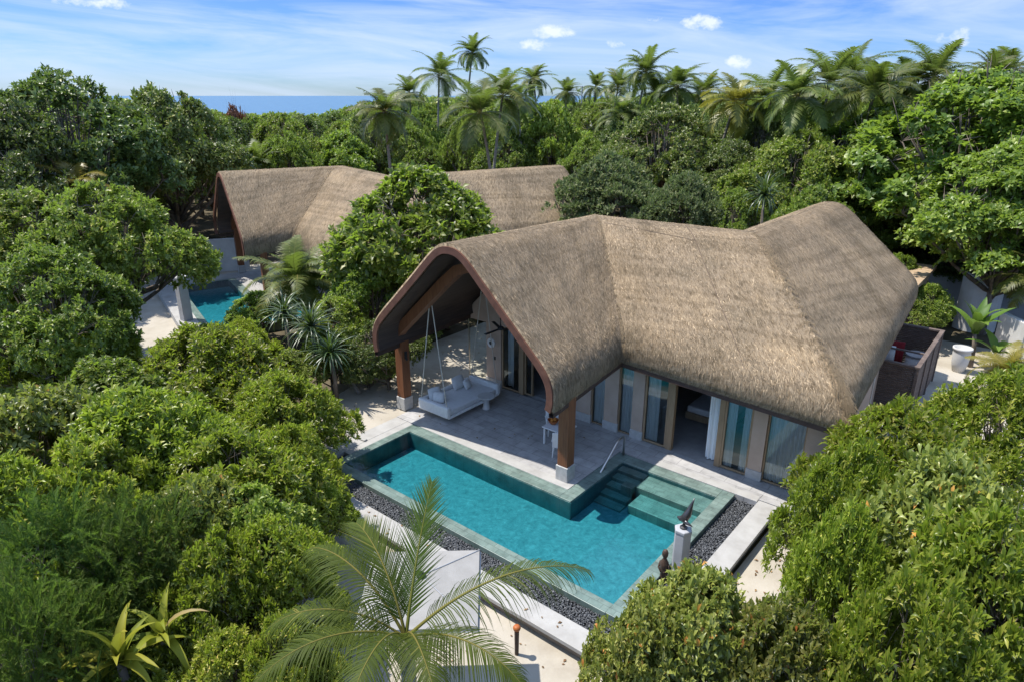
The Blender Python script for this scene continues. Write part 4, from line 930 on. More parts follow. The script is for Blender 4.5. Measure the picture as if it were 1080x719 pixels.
def sprays(rg, C, Nn, k, Ln, Wd, spread, wide, bend, jit=.04):
    """thin arching needle sprays"""
    n = len(C); Nn = Nn/np.linalg.norm(Nn,axis=1,keepdims=True); tw = rg.normal(0,1,(n,3)); D0 = Nn*.7+tw*.45; D0 /= np.linalg.norm(D0,axis=1,keepdims=True)
    ss = np.linspace(.05,1,k); Lm = .85*rg.uniform(.6,1.2,(n,1)); P = C[:,None]+D0[:,None]*(ss[None]*Lm)[...,None]; P[...,2] -= .28*(ss[None]**2)*Lm
    a = np.where(np.arange(k)%2==0,0,np.pi)[None]+rg.uniform(-.6,.6,(n,1))+rg.normal(0,.25,(n,k)); ref = np.cross(D0,np.array([0,0,1.])); ref /= np.linalg.norm(ref,axis=1,keepdims=True)+1e-9; r2 = np.cross(D0,ref)
    D = D0[:,None]*.75+(np.cos(a)[...,None]*ref[:,None]+np.sin(a)[...,None]*r2[:,None])*.75
    tone = np.clip(rg.normal(.45,.15,(n,1))+rg.normal(0,.08,(n,k)),0,.95); ln = Ln*rg.uniform(.6,1.1,n*k)
    return leaf_arrays(P.reshape(-1,3),D.reshape(-1,3),np.tile([0,0,1.],(n*k,1))+rg.normal(0,.3,(n*k,3)),ln,ln*Wd/Ln,tone.ravel(),.4,.05)

species('naupaka','beach_shrub','crown',(1,2,3,4),2.4,3.4,.3,26,1650,14,.225,.066,'naupaka',rad=.07,wide=.66,low=-.2,upmix=.6,spread=(15,92),bend=.10,rs=(.20,.36),inner=.3,jit=.025)
species('olive','beach_shrub','crown',(5,6),2.2,3.2,.3,20,1450,12,.20,.085,'naupaka_olive',rad=.07,wide=.66,low=-.15,upmix=.55,spread=(20,95),bend=.14,rs=(.22,.38),inner=.28)
species('feather','feathery_shrub','crown',(8,9),2.3,3.4,.3,14,800,46,.15,.026,'feather',rad=.07,low=-.2,upmix=.5,custom=sprays,rs=(.26,.42))
species('broad','broadleaf_tree','crown',(11,12,13,14),4.4,7.8,2.4,34,3300,10,.27,.12,'broad',rad=.2,low=-.35,upmix=.5,rs=(.18,.36))
species('bright','broadleaf_tree','crown',(15,16,17),3.2,6.6,1.8,28,2000,10,.30,.14,'bright',rad=.15,low=-.3,upmix=.5,rs=(.18,.36))
species('dark','dense_tree','crown',(21,22,23),4.6,9.0,2.2,34,3400,10,.28,.125,'dark',rad=.22,low=-.4,upmix=.4,rs=(.18,.34))
species('grey','grey_green_shrub','crown',(25,26),3.4,6.0,1.0,18,3400,10,.23,.085,'grey',rad=.14,low=-.25,upmix=.65,spread=(10,70),rs=(.22,.36))
species('almond','sea_almond_tree','crown',(31,32,33),5.2,9.5,1.2,46,5200,9,.34,.18,'bright',rad=.24,flat=.55,low=-.25,upmix=.68,spread=(40,98),rs=(.18,.32))

def place(key, x, y, r, h, label, group=None, variant=None, rz=None, z=-.5):
    kd = KIND[key]; i = variant if variant is not None else random.randrange(len(kd['v'])); cr, tr = kd['v'][i % len(kd['v'])]
    e = empty(kd['name'], (x,y,z), label, 'shrub' if 'shrub' in kd['name'] else 'tree', group, rz if rz is not None else random.uniform(0,6.28))
    s = r/kd['R']; e.scale = (s, s, (h-z)/kd['H'])
    link(kd['part'], cr, e); link('trunk', tr, e); return e
def bush(key, px, py, h, r, label, **k):
    x, y = spot(px, py, h*.93); return place(key, x, y, r, h, label, **k)
def tree(key, px, py, d, r, label, **k):
    x, y, z = far_spot(px, py, d); return place(key, x, y, r, z+.2, label, **k)

# near left: the beach shrubs
SH = 'beach shrubs round the pool garden'
bush('naupaka',62,338,4.4,3.0,'green beach shrub at the left picture edge under the round-crowned tree',group=SH,variant=0)
bush('naupaka',215,352,4.3,3.2,'broad glossy green beach shrub in front of the far pool',group=SH,variant=1)
bush('naupaka',292,402,3.6,2.3,'green beach shrub leaning towards the sandy path left of the porch',group=SH,variant=2)
bush('olive',22,425,4.8,2.9,'yellowish green beach shrub at the left picture edge halfway down',group=SH,variant=3)
bush('naupaka',135,425,4.6,3.0,'large glossy beach shrub in the middle of the left thicket',group=SH,variant=0,rz=2)
bush('naupaka',245,468,4.1,2.6,'bright green beach shrub left of the white pool ledge',group=SH,variant=1,rz=4)
bush('naupaka',332,508,2.3,1.15,'small beach shrub with loose leaf rosettes beside the dark gravel corner',group=SH,variant=2,rz=1)
bush('naupaka',285,560,3.4,1.7,'green beach shrub between the feathery shrub and the coconut palm',group=SH,variant=3,rz=3)
bush('naupaka',300,660,2.9,1.1,'low beach shrub with pale leaf rosettes under the left palm frond',group=SH,variant=0,rz=5)
bush('naupaka',225,575,3.6,1.5,'dark shaded beach shrub behind the yellow strap-leaved plant',group=SH,variant=1,rz=6)
bush('bright',100,388,3.9,2.2,'round-leaved bright shrub wedged behind the large glossy beach shrub at left',group=SH,variant=0,rz=.3)
bush('naupaka',195,445,3.9,2.2,'glossy beach shrub between the two largest ones in the left thicket',group=SH,variant=2,rz=2.2)
bush('naupaka',82,478,4.3,2.3,'glossy beach shrub directly above the feathery shrubs at left',group=SH,variant=1,rz=3.3)
bush('naupaka',300,455,3.3,1.6,'glossy beach shrub at the right rim of the left thicket facing the pool',group=SH,variant=3,rz=4.4)
bush('olive',205,520,3.9,1.9,'olive tinted shrub right of the feathery shrubs',group=SH,variant=0,rz=5.1)
bush('bright',262,525,3.6,1.5,'round-leaved green shrub low in the left thicket near the coconut palm',group=SH,variant=1,rz=1.1)
bush('naupaka',5,500,4.6,2.1,'glossy beach shrub cut by the left picture edge above the feathery shrubs',group=SH,variant=0,rz=1.9)
FS = 'feathery shrubs in the near left thicket'
bush('feather',42,556,4.2,2.0,'feathery needle-leaved green shrub at the left picture edge',group=FS,variant=0)
bush('feather',140,548,4.0,1.9,'feathery shrub with arching sprays above the yellow plant',group=FS,variant=1)
bush('feather',5,640,4.2,1.5,'feathery dark shrub in the bottom left corner of the picture',group=FS,variant=1,rz=2)
bush('naupaka',150,705,2.0,1.3,'low dark beach shrub round the stems of the yellow strap-leaved plants',group=SH,variant=2,rz=.9)
bush('naupaka',232,680,2.4,1.3,'low beach shrub in the shade left of the lowest palm frond',group=SH,variant=0,rz=2.9)
bush('feather',80,650,3.0,1.6,'feathery low shrub right behind the yellow strap-leaved plants',group=FS,variant=0,rz=3)
# near right
bush('naupaka',910,484,4.9,1.6,'bright green beach shrub reaching up to the corner of the thatched eave',group=SH,variant=2,rz=.6)
bush('naupaka',965,441,5.0,2.6,'bright green beach shrub in front of the slatted enclosure',group=SH,variant=3,rz=1.6)
bush('naupaka',1072,404,4.8,2.5,'bright green beach shrub at the right picture edge below the white garden wall',group=SH,variant=0,rz=2.6)
bush('olive',1005,505,5.5,2.3,'glossy beach shrub in the middle of the right thicket',group=SH,variant=1,rz=3.6)
bush('naupaka',898,552,4.8,1.3,'glossy beach shrub overhanging the sand right of the pool gutter',group=SH,variant=2,rz=4.6)
bush('naupaka',1065,560,5.6,2.2,'glossy beach shrub at the right picture edge low in the thicket',group=SH,variant=3,rz=5.6)
bush('naupaka',980,640,5.2,1.7,'shaded beach shrub in the bottom right of the thicket',group=SH,variant=1,rz=.2)
bush('olive',745,622,4.0,1.75,'olive green round-leaved shrub at the bottom centre in front of the stone pedestal',group=SH,variant=0)
bush('olive',680,655,3.7,1.25,'olive green shrub at the near end of the pool beside the palm frond',group=SH,variant=1)
bush('olive',830,655,4.0,1.5,'olive green shrub between the bottom centre shrub and the right thicket',group=SH,variant=1,rz=2)
# middle left: trees in front of the far villa
TR = 'broadleaf trees left of the far villa'
tree('broad',102,195,37,4.0,'round-crowned sunlit tree left of the far pool',group=TR,variant=0)
tree('broad',15,206,39,4.4,'sunlit leafy tree at the left picture edge above the shrubs',group=TR,variant=1)
tree('broad',42,268,32,3.3,'shady leafy tree in front of the round-crowned tree at left',group=TR,variant=2)
tree('dark',60,78,56,6.6,'tallest dark dense tree standing against the sky at left',group='dark trees against the sky at left',variant=0)
tree('dark',165,92,60,5.6,'dark dense tree right of the tallest one, next to the gap with the sea',group='dark trees against the sky at left',variant=1)
tree('dark',5,110,52,4.6,'dark dense tree cut by the left picture edge below the skyline',group='dark trees against the sky at left',variant=2)
tree('dark',218,128,66,4.0,'small dark dense tree at the foot of the sea gap',group='dark trees against the sky at left',variant=0,rz=2)
tree('bright',440,182,35,4.5,'bushy bright green tree hiding the middle of the far villa roof',variant=0)
GW = 'shrubs along the sandy path behind the porch'
tree('bright',388,272,33,2.2,'bright green tree beside the arch of the near roof',group=GW,variant=1)
tree('bright',352,318,31,1.6,'leafy shrub-like tree behind the leaning log',group=GW,variant=2)
tree('dark',470,285,38,3.0,'dark leafy tree seen through the porch arch',group=GW,variant=1)
tree('dark',425,320,36,2.6,'dark leafy tree behind the left porch column',group=GW,variant=2)
tree('bright',272,312,38,1.7,'bright green tree at the right end of the far pool',group=GW,variant=0,rz=1)
tree('broad',218,346,34,1.5,'low leafy tree at the near corner of the far pool',group=GW,variant=3,rz=1)
tree('bright',520,320,42,2.4,'green tree behind the corner window of the porch',group=GW,variant=2,rz=3)
tree('broad',345,352,29,1.3,'small leafy tree at the edge of the sandy path',group=GW,variant=1,rz=3)
bush('broad',300,372,2.6,1.5,'low leafy shrub below the pandanus heads',group=GW,variant=0,rz=2)
bush('naupaka',255,340,2.8,1.5,'low glossy shrub at the near end of the far pool',group=GW,variant=3,rz=2.2)
bush('dark',385,365,2.2,1.3,'dark low shrub at the shady edge of the sandy path',group=GW,variant=1,rz=2.4)
bush('dark',405,340,3.4,1.8,'dark leafy shrub left of the near porch arch',group=GW,variant=2,rz=.4)
# behind the near villa
BH = 'shrubs and trees behind the near villa'
tree('grey',640,164,47,4.6,'grey green bushy shrub directly behind the ridge of the near roof',group=BH,variant=0)
tree('grey',722,186,44,3.4,'grey green shrub lower down behind the middle of the near roof',group=BH,variant=1)
tree('grey',600,190,50,3.2,'grey green shrub beside the end of the far villa roof',group=BH,variant=1,rz=2)
tree('dark',705,112,62,5.6,'dark dense tree in shade behind the grey green shrubs',group=BH,variant=0,rz=1)
tree('broad',780,205,44,2.6,'leafy shrub-like tree left of the long-leaved pandanus',group=BH,variant=2,rz=1)
tree('broad',845,140,52,4.6,'leafy tree under the tall palms left of the big sea almond tree',group=BH,variant=0,rz=3)
tree('broad',860,200,45,2.8,'leafy tree just above the right end of the near roof',group=BH,variant=1,rz=2)
tree('dark',775,150,58,4.0,'dark leafy tree below the yellow palm',group=BH,variant=2,rz=4)
AL = 'sea almond trees at right'
tree('almond',1040,78,52,7.6,'big layered sea almond tree at the right picture edge reaching the skyline',group=AL,variant=0)
tree('almond',945,116,55,6.2,'layered sea almond tree left of the biggest one, below the palms',group=AL,variant=1)
tree('almond',1078,172,54,5.8,'bright layered sea almond tree standing lowest, over the curved shower screen',group=AL,variant=2)
tree('almond',915,190,52,3.4,'small sea almond tree behind the right slope of the near roof',group=AL,variant=1,rz=2)
tree('almond',1085,150,46,5.0,'sea almond tree cut by the right picture edge under the skyline',group=AL,variant=2,rz=3)
tree('bright',950,272,45,1.6,'low bright shrub between the flat tan roof and the curved shower screen',variant=1,rz=2)

CS = 'low shrubs in the service court'
tree('bright',984,304,42,1.3,'low leafy shrub in front of the curved shower screen',group=CS,variant=0,rz=1)
tree('broad',962,315,41,1.5,'low leafy shrub between the slatted enclosure and the tan flat roof',group=CS,variant=2,rz=1)
tree('dark',1075,262,50,2.6,'dark shrub in the shade behind the curved shower screen',group=CS,variant=1,rz=1)
tree('dark',1010,262,52,2.4,'dark shrub behind the grey boundary wall at right',group=CS,variant=0,rz=1)
for k,(a,b_,d_,r_) in enumerate([(925,262,56,2.6),(965,250,58,2.8),(1045,245,57,2.8),(1090,240,54,2.8),(900,250,60,2.8)]):
    tree('dark',a,b_,d_,r_,'dark understorey shrub in the deep shade below the sea almond crowns',group='understorey shrubs below the sea almonds',variant=k)
# ---- palms
def frond(rg, L0, elev, droop, nl, leaf, width, segs=3, flat=.55, twist=0.0, n=14, sag=1.0, fwd=0.0):
    """one feather leaf heading along +x from the origin -> verts, quads/tris, tone"""
    s = np.linspace(0,1,n+1); ang = elev-droop*s**1.35; ds = L0/n
    x = np.concatenate([[0],np.cumsum(np.cos(ang[:-1])*ds)]); z = np.concatenate([[0],np.cumsum(np.sin(ang[:-1])*ds)]); y = twist*s**2*L0*.2
    P = np.stack([x,y,z],1); V=[]; Fq=[]; T=[]
    T0 = np.gradient(P,axis=0); T0 /= np.linalg.norm(T0,axis=1,keepdims=True); side = np.array([0,1.,0]); up = np.cross(T0,np.broadcast_to(side,T0.shape))*-1; up = np.where(up[:,2:3]<0,-up,up) if elev<1.5 else up
    rad = .035*L0/4*(1-s*.88)*(1.5 if fwd else 1)
    for i in range(n+1):
        for a,b in ((1,0),(0,.8),(-1,0),(0,-.8)): V.append(P[i]+side*a*rad[i]+up[i]*b*rad[i])
    for i in range(n):
        for k in range(4): Fq.append((i*4+k,i*4+(k+1)%4,(i+1)*4+(k+1)%4,(i+1)*4+k)); T.append(.97)
    for sd in (-1,1):
        for j in range(nl):
            u = .12+.88*(j+.5)/nl; f = u*n; i = min(int(f),n-1); t = f-i; p = P[i]*(1-t)+P[i+1]*t; tg = T0[i]; upv = up[i]
            ll = leaf*(math.sin(math.pi*(.12+.82*u)**.9)**.8)*rg.uniform(.85,1.08); fw = .35+.55*u+fwd+rg.normal(0,.06)
            d = side*sd*1.0+tg*fw+upv*(flat*(1-.4*u)); d /= np.linalg.norm(d); tone = float(np.clip(rg.normal(.46,.17),0,.93)); ll *= 1 if rg.random()>.04 else .5; w0 = width*rg.uniform(.8,1.1)
            wv = np.cross(d,upv); wv /= np.linalg.norm(wv)+1e-9; b0 = len(V); q = p.copy(); dd = d.copy(); sg = rg.uniform(.8,1.3)
            for k in range(segs+1):
                ww = w0*(1-(k/segs)**1.6)*(.75 if k==0 else 1)
                if k<segs: V += [q-wv*ww*.5,q+wv*ww*.5]
                else: V.append(q.copy())
                dd = dd+np.array([0,0,-.34*sg*sag*(k+.6)/segs*1.3]); dd /= np.linalg.norm(dd); q = q+dd*ll/segs
            for k in range(segs-1): Fq.append((b0+2*k,b0+2*k+1,b0+2*k+3,b0+2*k+2)); T.append(tone)
            e = b0+2*(segs-1); Fq.append((e,e+1,e+2,e+2)); T.append(tone)
    return np.array(V), Fq, T

def frond_mesh(name, seed, mt, **k):
    V,Fq,T = frond(np.random.default_rng(seed),**k); me = bpy.data.meshes.new(name)
    q = [f for f in Fq if f[2]!=f[3]]; t = [f[:3] for f in Fq if f[2]==f[3]]; tn = [a for f,a in zip(Fq,T) if f[2]!=f[3]]+[a for f,a in zip(Fq,T) if f[2]==f[3]]
    bpy.data.meshes.remove(me); return np_mesh(name,V,[np.array(q),np.array(t)],M[mt],tn)

def palm_crown(seed, mt, nf, L0, nl=42, leaf=1.0, width=.085, lean=0):
    rg = np.random.default_rng(seed); Vs=[];qs=[];ts=[];tq=[];tt=[];o=0
    gap = rg.uniform(0,6.28)
    for i in range(nf):
        u = (i+.5)/nf
        if rg.random()<.07: continue
        el = R(84-108*u**.85)+rg.normal(0,.16); dr = R(62+48*u)*rg.uniform(.65,1.3)
        V,Fq,T = frond(rg,L0*rg.uniform(.8,1.05)*(.75 if u<.12 else 1),el,dr,nl,leaf,width,3,.22,rg.uniform(-1.6,1.6),10)
        a = i*2.39996+rg.normal(0,.15)+lean; c,s = math.cos(a),math.sin(a); V = np.stack([V[:,0]*c-V[:,1]*s,V[:,0]*s+V[:,1]*c,V[:,2]],1)
        for f,tn in zip(Fq,T):
            if f[2]!=f[3]: qs.append([j+o for j in f]); tq.append(tn)
            else: ts.append([j+o for j in f[:3]]); tt.append(tn)
        Vs.append(V); o += len(V)
    return np_mesh('crown',np.vstack(Vs),[np.array(qs),np.array(ts)],M[mt],tq+tt)
PC = [palm_crown(s,'palm',nf,3.9) for s,nf in ((41,32),(42,28),(43,34),(44,30))]; PY = palm_crown(45,'palm_yellow',24,3.6)
PB = [palm_crown(s,'palm',nf,4.6,48,1.15,.095) for s,nf in ((51,30),(52,26),(53,32))]
def palm_trunk(h, lean, seed):
    rg = random.Random(seed); a = rg.uniform(0,6.28); b = MB(); n=8
    pts = [(lean*math.cos(a)*((k/n)**1.6-1),lean*math.sin(a)*((k/n)**1.6-1),-h+h*k/n) for k in range(n+1)]
    b.tube(pts,[.2]+[.15-.05*k/n for k in range(n)],8)
    me = bpy.data.meshes.new('trunk'); me.from_pydata(b.v,[],b.f); me.update(); me.materials.append(M['palmbark']); me.shade_smooth(); return me
def palm(px, py, d, s, label, crown=None, lean=.8, group='coconut palms above the canopy', big=False):
    """(px,py) is the heart of the crown"""
    x,y,z = far_spot(px,py,d); e = empty('coconut_palm',(x,y,z),label,'palm',group,random.uniform(0,6.28)); e.rotation_euler.x = random.uniform(-.16,.16); e.rotation_euler.y = random.uniform(-.16,.16)
    c = crown or random.choice(PB if big else PC); o = link('crown',c,e); o.scale=(s,s,s); link('trunk',palm_trunk(z+.6,lean,int(px)),e); return e
palm(498,56,92,.85,'tallest slender coconut palm standing alone above the skyline',PC[0],1.0)
palm(405,118,58,.9,'drooping coconut palm behind the ridge of the far villa',PC[2])
palm(507,120,55,1.08,'wide coconut palm with ragged fronds above the far villa roof',PC[1],1.6)
palm(530,102,60,.95,'second coconut palm close behind the wide ragged one',PC[3],1.2)
palm(463,80,86,1.05,'coconut palm left of the tallest slender one on the skyline',PC[3])
palm(432,98,90,.85,'small coconut palm low on the skyline left of centre',PC[1])
palm(563,84,96,.85,'coconut palm just right of the tallest one on the skyline',PC[2])
palm(598,98,105,.85,'small coconut palm left of the pale mast',PC[0])
palm(628,92,110,.9,'small coconut palm right of the pale mast',PC[1])
palm(652,92,100,1.0,'coconut palm above the small white service building',PC[3])
palm(681,76,84,1.05,'windswept coconut palm in the centre right skyline',PC[0])
palm(714,92,80,1.0,'coconut palm between the windswept one and the yellow one',PC[2])
palm(742,98,84,.9,'coconut palm half hidden behind the yellow one',PC[1])
palm(775,108,62,1.12,'yellowish coconut palm with pale golden fronds',PY,.5)
palm(842,102,55,.9,'large coconut palm with hanging fronds right of the yellow one',PB[0],big=True)
palm(875,88,62,.9,'upright coconut palm behind the two large hanging ones',PB[1],big=True)
palm(922,98,56,.92,'large coconut palm with sweeping fronds left of the sea almond crown',PB[2],big=True)
palm(900,80,70,.9,'coconut palm peeping up between the two large ones',PB[0],big=True)
palm(985,80,62,.82,'tall coconut palm with fan of fronds over the sea almond tree',PB[1],big=True)
palm(1046,80,66,.7,'coconut palm with short upright fronds near the right picture edge',PB[2],big=True)
palm(1066,76,72,.7,'last coconut palm on the skyline at the right picture edge',PB[0],big=True)
palm(812,104,64,.85,'coconut palm in the gap between the yellow palm and the large hanging one',PB[1],big=True)
palm(958,92,64,.85,'coconut palm filling the gap left of the tall fan-shaped one',PB[2],big=True)
palm(695,100,86,1.0,'coconut palm right behind the windswept one',PC[1])
palm(545,106,74,.85,'coconut palm with crown merging into the canopy right of the ragged one',PC[2])
palm(80,196,50,.75,'young yellowish palm between the dark trees and the round-crowned tree',PY,.3,group='young palms in the canopy')
palm(272,176,66,.9,'young coconut palm behind the left end of the far roof',PC[1],.3,group='young palms in the canopy')
palm(312,296,38,.85,'young palm with pale arching fronds in front of the far porch',PC[0],.2,group='young palms in the canopy')
palm(330,286,39,.5,'small young palm close to the arching one before the far villa',PC[2],.2,group='young palms in the canopy')
palm(655,122,72,.85,'young palm in the canopy below the small white service building',PC[3],.3,group='young palms in the canopy')
palm(1092,292,42,.62,'dark green young palm beside the curved shower screen at right',PC[1],.3,group='young palms in the canopy')
palm(1062,392,27.5,.42,'low young palm with yellow green fronds by the white garden wall',PY,.1,group='young palms in the canopy')

# ---- the near coconut palm at the bottom of the picture: each frond is a part
hx, hy_ = spot(428,672,4.3); hub = Vector((hx,hy_,4.3))
np_ = empty('coconut_palm',(hx,hy_,-.44),'near coconut palm with arching feathery fronds at the bottom centre','palm')
MB().tube([(hx+.35,hy_-.25,-.5),(hx+.3,hy_-.2,.6),(hx+.12,hy_-.08,2.4),hub],[.2,.15,.12,.13],12).build('trunk',M['palmbark'],np_,smooth=True)
RT = YAW; 
def heading(right, ahead):   # ground direction as seen from the camera: right of it, away from it
    v = np.array([math.cos(-YAW),math.sin(-YAW)])*right+np.array([math.sin(YAW),math.cos(YAW)])*ahead
    return math.atan2(v[1],v[0])
for i,(rt,ah,el,dr,L0,leaf,fl,tw) in enumerate([(.30,1,66,18,2.5,.75,.12,0),(.97,.18,42,80,3.5,.95,.12,.5),(-.95,.50,58,100,2.7,1.0,.15,-.5),(-1,.05,40,85,2.4,.95,.1,.3),
        (-.25,-1,55,95,2.2,.9,.1,0),(.35,-1,55,90,2.2,.9,.1,.2),(.9,-.45,35,80,2.4,.9,.1,-.3),(-1,-.5,38,80,2.5,.9,.1,.2),(-.55,.75,70,85,2.3,.85,.1,0)]):
    me = frond_mesh('frond',60+i,'palm_near',L0=L0,elev=R(el),droop=R(dr),nl=62 if el>64 else 78,leaf=leaf,width=.024,segs=4,flat=fl,twist=tw,n=20,sag=.15 if el>64 else 2.0,fwd=.75 if el>64 else .12)
    o = link('frond',me,np_); o.location = hub-Vector((hx,hy_,-.44)); o.rotation_euler.z = heading(rt,ah)
nutm = MB()
for a in range(4): nutm.ball((hx+.2*math.cos(a*1.6+.4),hy_+.2*math.sin(a*1.6+.4),4.12),.11,.11,.14)
nutm.build('coconut',M['palmbark'],np_,smooth=True)

# ---- strap-leaved plants
def straps(seed, n, L0, w, el=(85,-25), droop=80, segs=7, mid=.5, cup=.15):
    rg = np.random.default_rng(seed); V=[];Fq=[];T=[]
    for i in range(n):
        u=(i+.5)/n; e=R(el[0]+(el[1]-el[0])*u)+rg.normal(0,.12); d=R(droop)*rg.uniform(.5,1.3); l=L0*rg.uniform(.7,1.05); a=i*2.39996+rg.normal(0,.2); tone=float(np.clip(rg.normal(.5,.2),0,1)); p=np.zeros(3); b0=len(V)
        for k in range(segs+1):
            s=k/segs; an=e-d*s**1.3; ww=w*rg.uniform(.97,1.03)*(math.sin(math.pi*(.12+.88*s)**mid)*.9+.1)*(1 if s<1 else .15); up=np.array([-math.sin(an)*math.cos(a),-math.sin(an)*math.sin(a),math.cos(an)]); sd=np.array([-math.sin(a),math.cos(a),0])
            V += [p-sd*ww*.5+up*ww*cup,p-up*ww*cup*.5,p+sd*ww*.5+up*ww*cup]; p=p+np.array([math.cos(an)*math.cos(a),math.cos(an)*math.sin(a),math.sin(an)])*l/segs
        for k in range(segs):
            for h in (0,1): Fq.append((b0+3*k+h,b0+3*k+h+1,b0+3*k+h+4,b0+3*k+h+3)); T.append(tone)
    return np.array(V), np.array(Fq), T
def strap_plant(name, px, py, h, seed, label, cat, mt, n, L0, w, group=None, stem=.09, **k):
    x,y = spot(px,py,h); e=empty(name,(x,y,-.5),label,cat,group); V,Fq,T=straps(seed,n,L0,w,**k); o=link('leaves',np_mesh('leaves',V,[Fq],M[mt],T,True),e); o.location.z=h+.5
    MB().tube([(x+.15,y,-.5),(x+.1,y+.05,h*.5),(x,y,h)],[stem*1.3,stem,stem*.9],8).build('stem',M['bark'],e,smooth=True); return e
PG='pandanus plants beside the path'
strap_plant('pandanus',328,345,3.1,71,'upper head of a pandanus with long drooping grey green leaves left of the porch','pandanus','pandan',90,1.75,.085,PG)
strap_plant('pandanus',348,372,2.3,72,'lower dark green pandanus head hanging beside the sandy path','pandanus','pandan',80,1.6,.08,PG)
strap_plant('pandanus',300,330,3.4,73,'pandanus head half buried in shrubs near the far porch','pandanus','pandan',70,1.5,.08,PG)
x,y,z=far_spot(806,206,43)
strap_plant('pandanus',806,206,z,74,'long-leaved pandanus standing behind the junction of the near roof','pandanus','pandan',90,1.9,.10)
AG='yellow strap-leaved plants in the bottom left corner'
strap_plant('strap_plant',126,697,2.2,81,'yellow green strap-leaved plant with broad curled leaves at the bottom left','plant','agave',17,1.35,.23,AG,el=(82,-10),droop=105,mid=.5,cup=.22)
strap_plant('strap_plant',172,672,2.1,82,'taller yellow strap-leaved plant with pinkish leaf tips','plant','agave',9,1.35,.20,AG,el=(84,20),droop=110,mid=.5,cup=.22)
strap_plant('strap_plant',66,710,2.2,83,'small yellow strap-leaved plant nearest the bottom left corner','plant','agave',9,.95,.14,AG,el=(70,-10),droop=80,mid=.5,cup=.22)
BN='banana plants in the service court'
strap_plant('banana_plant',1028,352,1.3,91,'banana plant with broad bright leaves beside the white planter','banana plant','banana',11,2.1,.5,BN,el=(88,40),droop=75,mid=.8,cup=.1,stem=.1)
strap_plant('banana_plant',1050,372,.6,92,'lower banana plant in front of the curved shower screen','banana plant','banana',7,1.6,.45,BN,el=(75,15),droop=70,mid=.8,cup=.1,stem=.08)
strap_plant('banana_plant',962,330,.9,93,'leafy banana plant in the shade behind the slatted enclosure','banana plant','banana',9,1.3,.4,BN,el=(70,0),droop=70,mid=.8,cup=.1,stem=.08)
# red-leaved bare tree by the sea, leaning log
x,y,z = far_spot(246,113,105)
lb = lobes_of(np.random.default_rng(95),3.2,3.6,1.4,7,.4); C,Nn = clumps(np.random.default_rng(96),lb,260,-.2,.2); V,F_,T = rosettes(np.random.default_rng(97),C,Nn,7,.34,.17)
e = empty('rusty_tree',(x,y,-.5),'sparse rust-coloured tree in front of the sea','tree'); e.scale=(.75,.75,(z+.5)/3.6); link('crown',np_mesh('crown',V,[F_],M['redleaf'],T),e); link('trunk',limbs('trunk',lb,3.6,.09,1.4),e)
a = spot(379,415,-.02); b2 = spot(362,388,.75)
tag(MB().tube([(a[0],a[1],-.02),((a[0]+b2[0])/2,(a[1]+b2[1])/2,.42),(b2[0],b2[1],.85)],[.11,.085,.06],8).build('leaning_log',M['palmbark'],smooth=True,loc=(a[0],a[1],0)),'grey log leaning out of the shrubs onto the sandy path','log')

# ---- the canopy that closes the view behind both villas
SKY = [(-80,84),(0,95),(200,112),(235,121),(340,121),(385,110),(440,102),(520,104),(560,108),(620,106),(700,100),(760,98),(840,98),(900,94),(1000,90),(1160,86)]
def skyline(px):
    return float(np.interp(px,[a for a,_ in SKY],[b for _,b in SKY]))
def blocked(x,y,r):
    for (x0,x1,y0,y1) in ((-21.5,-1,9,41),(-6,6,5,50),(-53,-19,9,53),(-26,-18,9,30)):
        if x0-r*.6<x<x1+r*.6 and y0-r*.6<y<y1+r*.6: return True
    return False
rg = random.Random(99); taken = [(o.location.x,o.location.y,3.5) for o in scene.objects if o.parent is None and o.get('category') in ('tree',)]
ZONE = [(-100,240,'behind the dark trees at left'),(240,420,'between the far roof and the sea'),(420,620,'above the far villa roof'),(620,800,'behind the near villa'),(800,1200,'behind the sea almond trees')]
TXT = {'broad':'mid green leafy tree','bright':'bright green leafy tree','dark':'dark dense tree'}
d = 46.0
while d < 150:
    step = 5.2 if d < 80 else 6.8
    px = -70+rg.uniform(0,40)
    while px < 1150:
        dd = d+rg.uniform(-2,2); sk = skyline(px); x,y,zmax = far_spot(px,sk+rg.uniform(0,9),dd); h = min(rg.uniform(7.8,11.2), zmax+.2) if dd<62 else min(rg.uniform(8.5,12.5),zmax+.2); r = rg.uniform(2.9,4.4)
        if not blocked(x,y,r) and all((x-a)**2+(y-b)**2>(.55*(r+c))**2 for a,b,c in taken):
            key = rg.choice(['broad','broad','bright','dark','dark']); zn = next(z for a,b,z in ZONE if a<=px<b); band = 'nearer' if d<72 else ('middle' if d<104 else 'farthest')
            place(key,x,y,r,h,f'{TXT[key]} in the {band} canopy {zn}',group=f'{key} canopy trees, {band}, {zn}',rz=rg.uniform(0,6.28)); taken.append((x,y,r))
        px += step/dd*710*rg.uniform(.85,1.2)
    d += step*.8
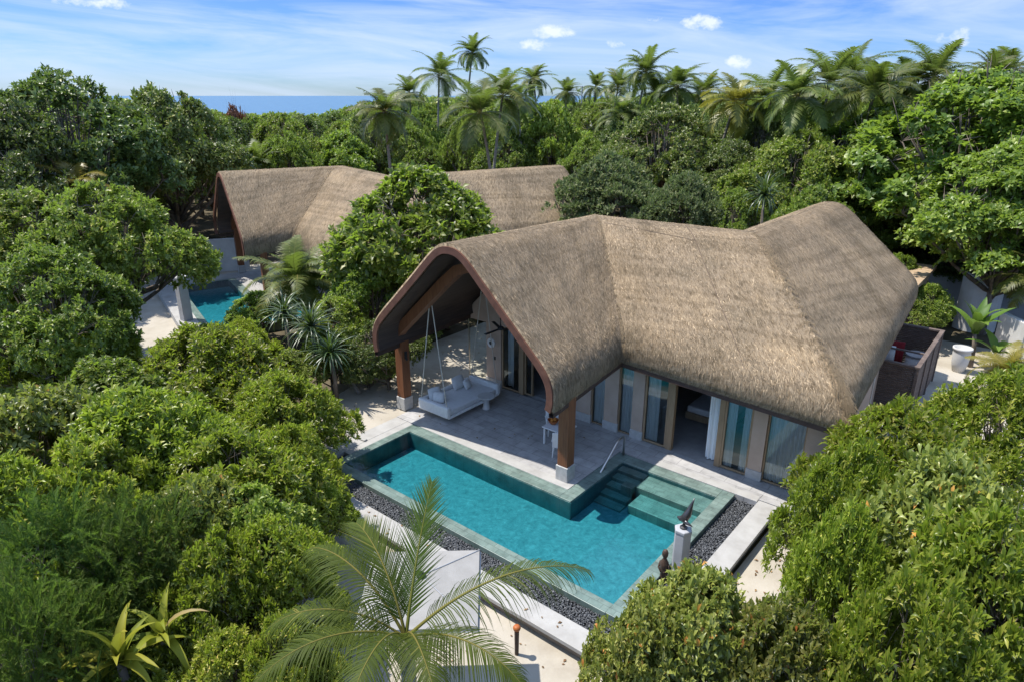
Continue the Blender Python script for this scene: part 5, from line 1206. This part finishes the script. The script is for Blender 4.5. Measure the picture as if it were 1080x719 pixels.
# the last belt of woodland before the shore reads as one mass
rgn = np.random.default_rng(5); parts=[]
for px in range(-150,1240,9):
    for dd in (156,172,190,210):
        if rgn.random()<.15: continue
        x,y,zt = far_spot(px+rgn.uniform(-5,5),skyline(px)+rgn.uniform(-2,7),dd+rgn.uniform(-7,7)); r=rgn.uniform(2.2,3.6)
        n=90; dv=rgn.normal(0,1,(n,3)); dv/=np.linalg.norm(dv,axis=1,keepdims=True); dv[:,2]=np.abs(dv[:,2])*1.1-.35; C=np.array([x,y,zt-r*.8])+dv*np.array([r,r,r*.9])*rgn.uniform(.8,1.05,(n,1))
        parts.append(rosettes(rgn,C,dv+np.array([0,0,.5]),4,.9,.5))
V,F_,T = merge(parts); tag(link('far_woodland',np_mesh('far_woodland',V,[F_],M['broad'],T)),kind='stuff')
# fallen leaves blown about on the sand and paving
nl=520; Q=[]
for x0,x1,y0,y1,z0,cnt in ((-19,-5.5,6.5,10.7,-.43,210),(-5.1,-3,11,19,-.43,60),(-24.5,-19.9,13,27,-.02,150),(-19.5,-12,16.9,21,.012,30),(-18.9,-5.4,10.85,11.45,-.012,40),(-3.3,-.5,24,40,-.43,60)):
    Q += [(rgn.uniform(x0,x1),rgn.uniform(y0,y1),z0+rgn.uniform(0,.012)) for _ in range(cnt)]
Q=np.array(Q); nq=len(Q); an=rgn.uniform(0,6.28,nq); D=np.stack([np.cos(an),np.sin(an),rgn.normal(.03,.06,nq)],1); ln=rgn.uniform(.05,.15,nq)
V,F_,T=leaf_arrays(Q,D,np.tile([0,0,1.],(nq,1))+rgn.normal(0,.15,(nq,3)),ln,ln*.5,rgn.random(nq)); tag(link('fallen_leaves',np_mesh('fallen_leaves',V,[F_],M['dryleaf'],T)),kind='stuff')
# low growth and fallen leaves under the trees
n=9000; P=[]
while len(P)<n:
    px_=rgn.uniform(-60,1140); d_=rgn.uniform(12,62)**1.0; xx,yy,_=far_spot(px_,300,d_)
    if blocked(xx,yy,.5) or (-20<xx<1 and yy<20) : continue
    P.append((xx,yy,-.5+abs(rgn.normal(0,.22))))
P=np.array(P); V,F_,T=rosettes(rgn,P,np.tile([0,0,1.],(n,1))+rgn.normal(0,.4,(n,3)),6,.3,.12,(30,95)); tag(link('undergrowth',np_mesh('undergrowth',V,[F_],M['broad'],T)),kind='stuff')
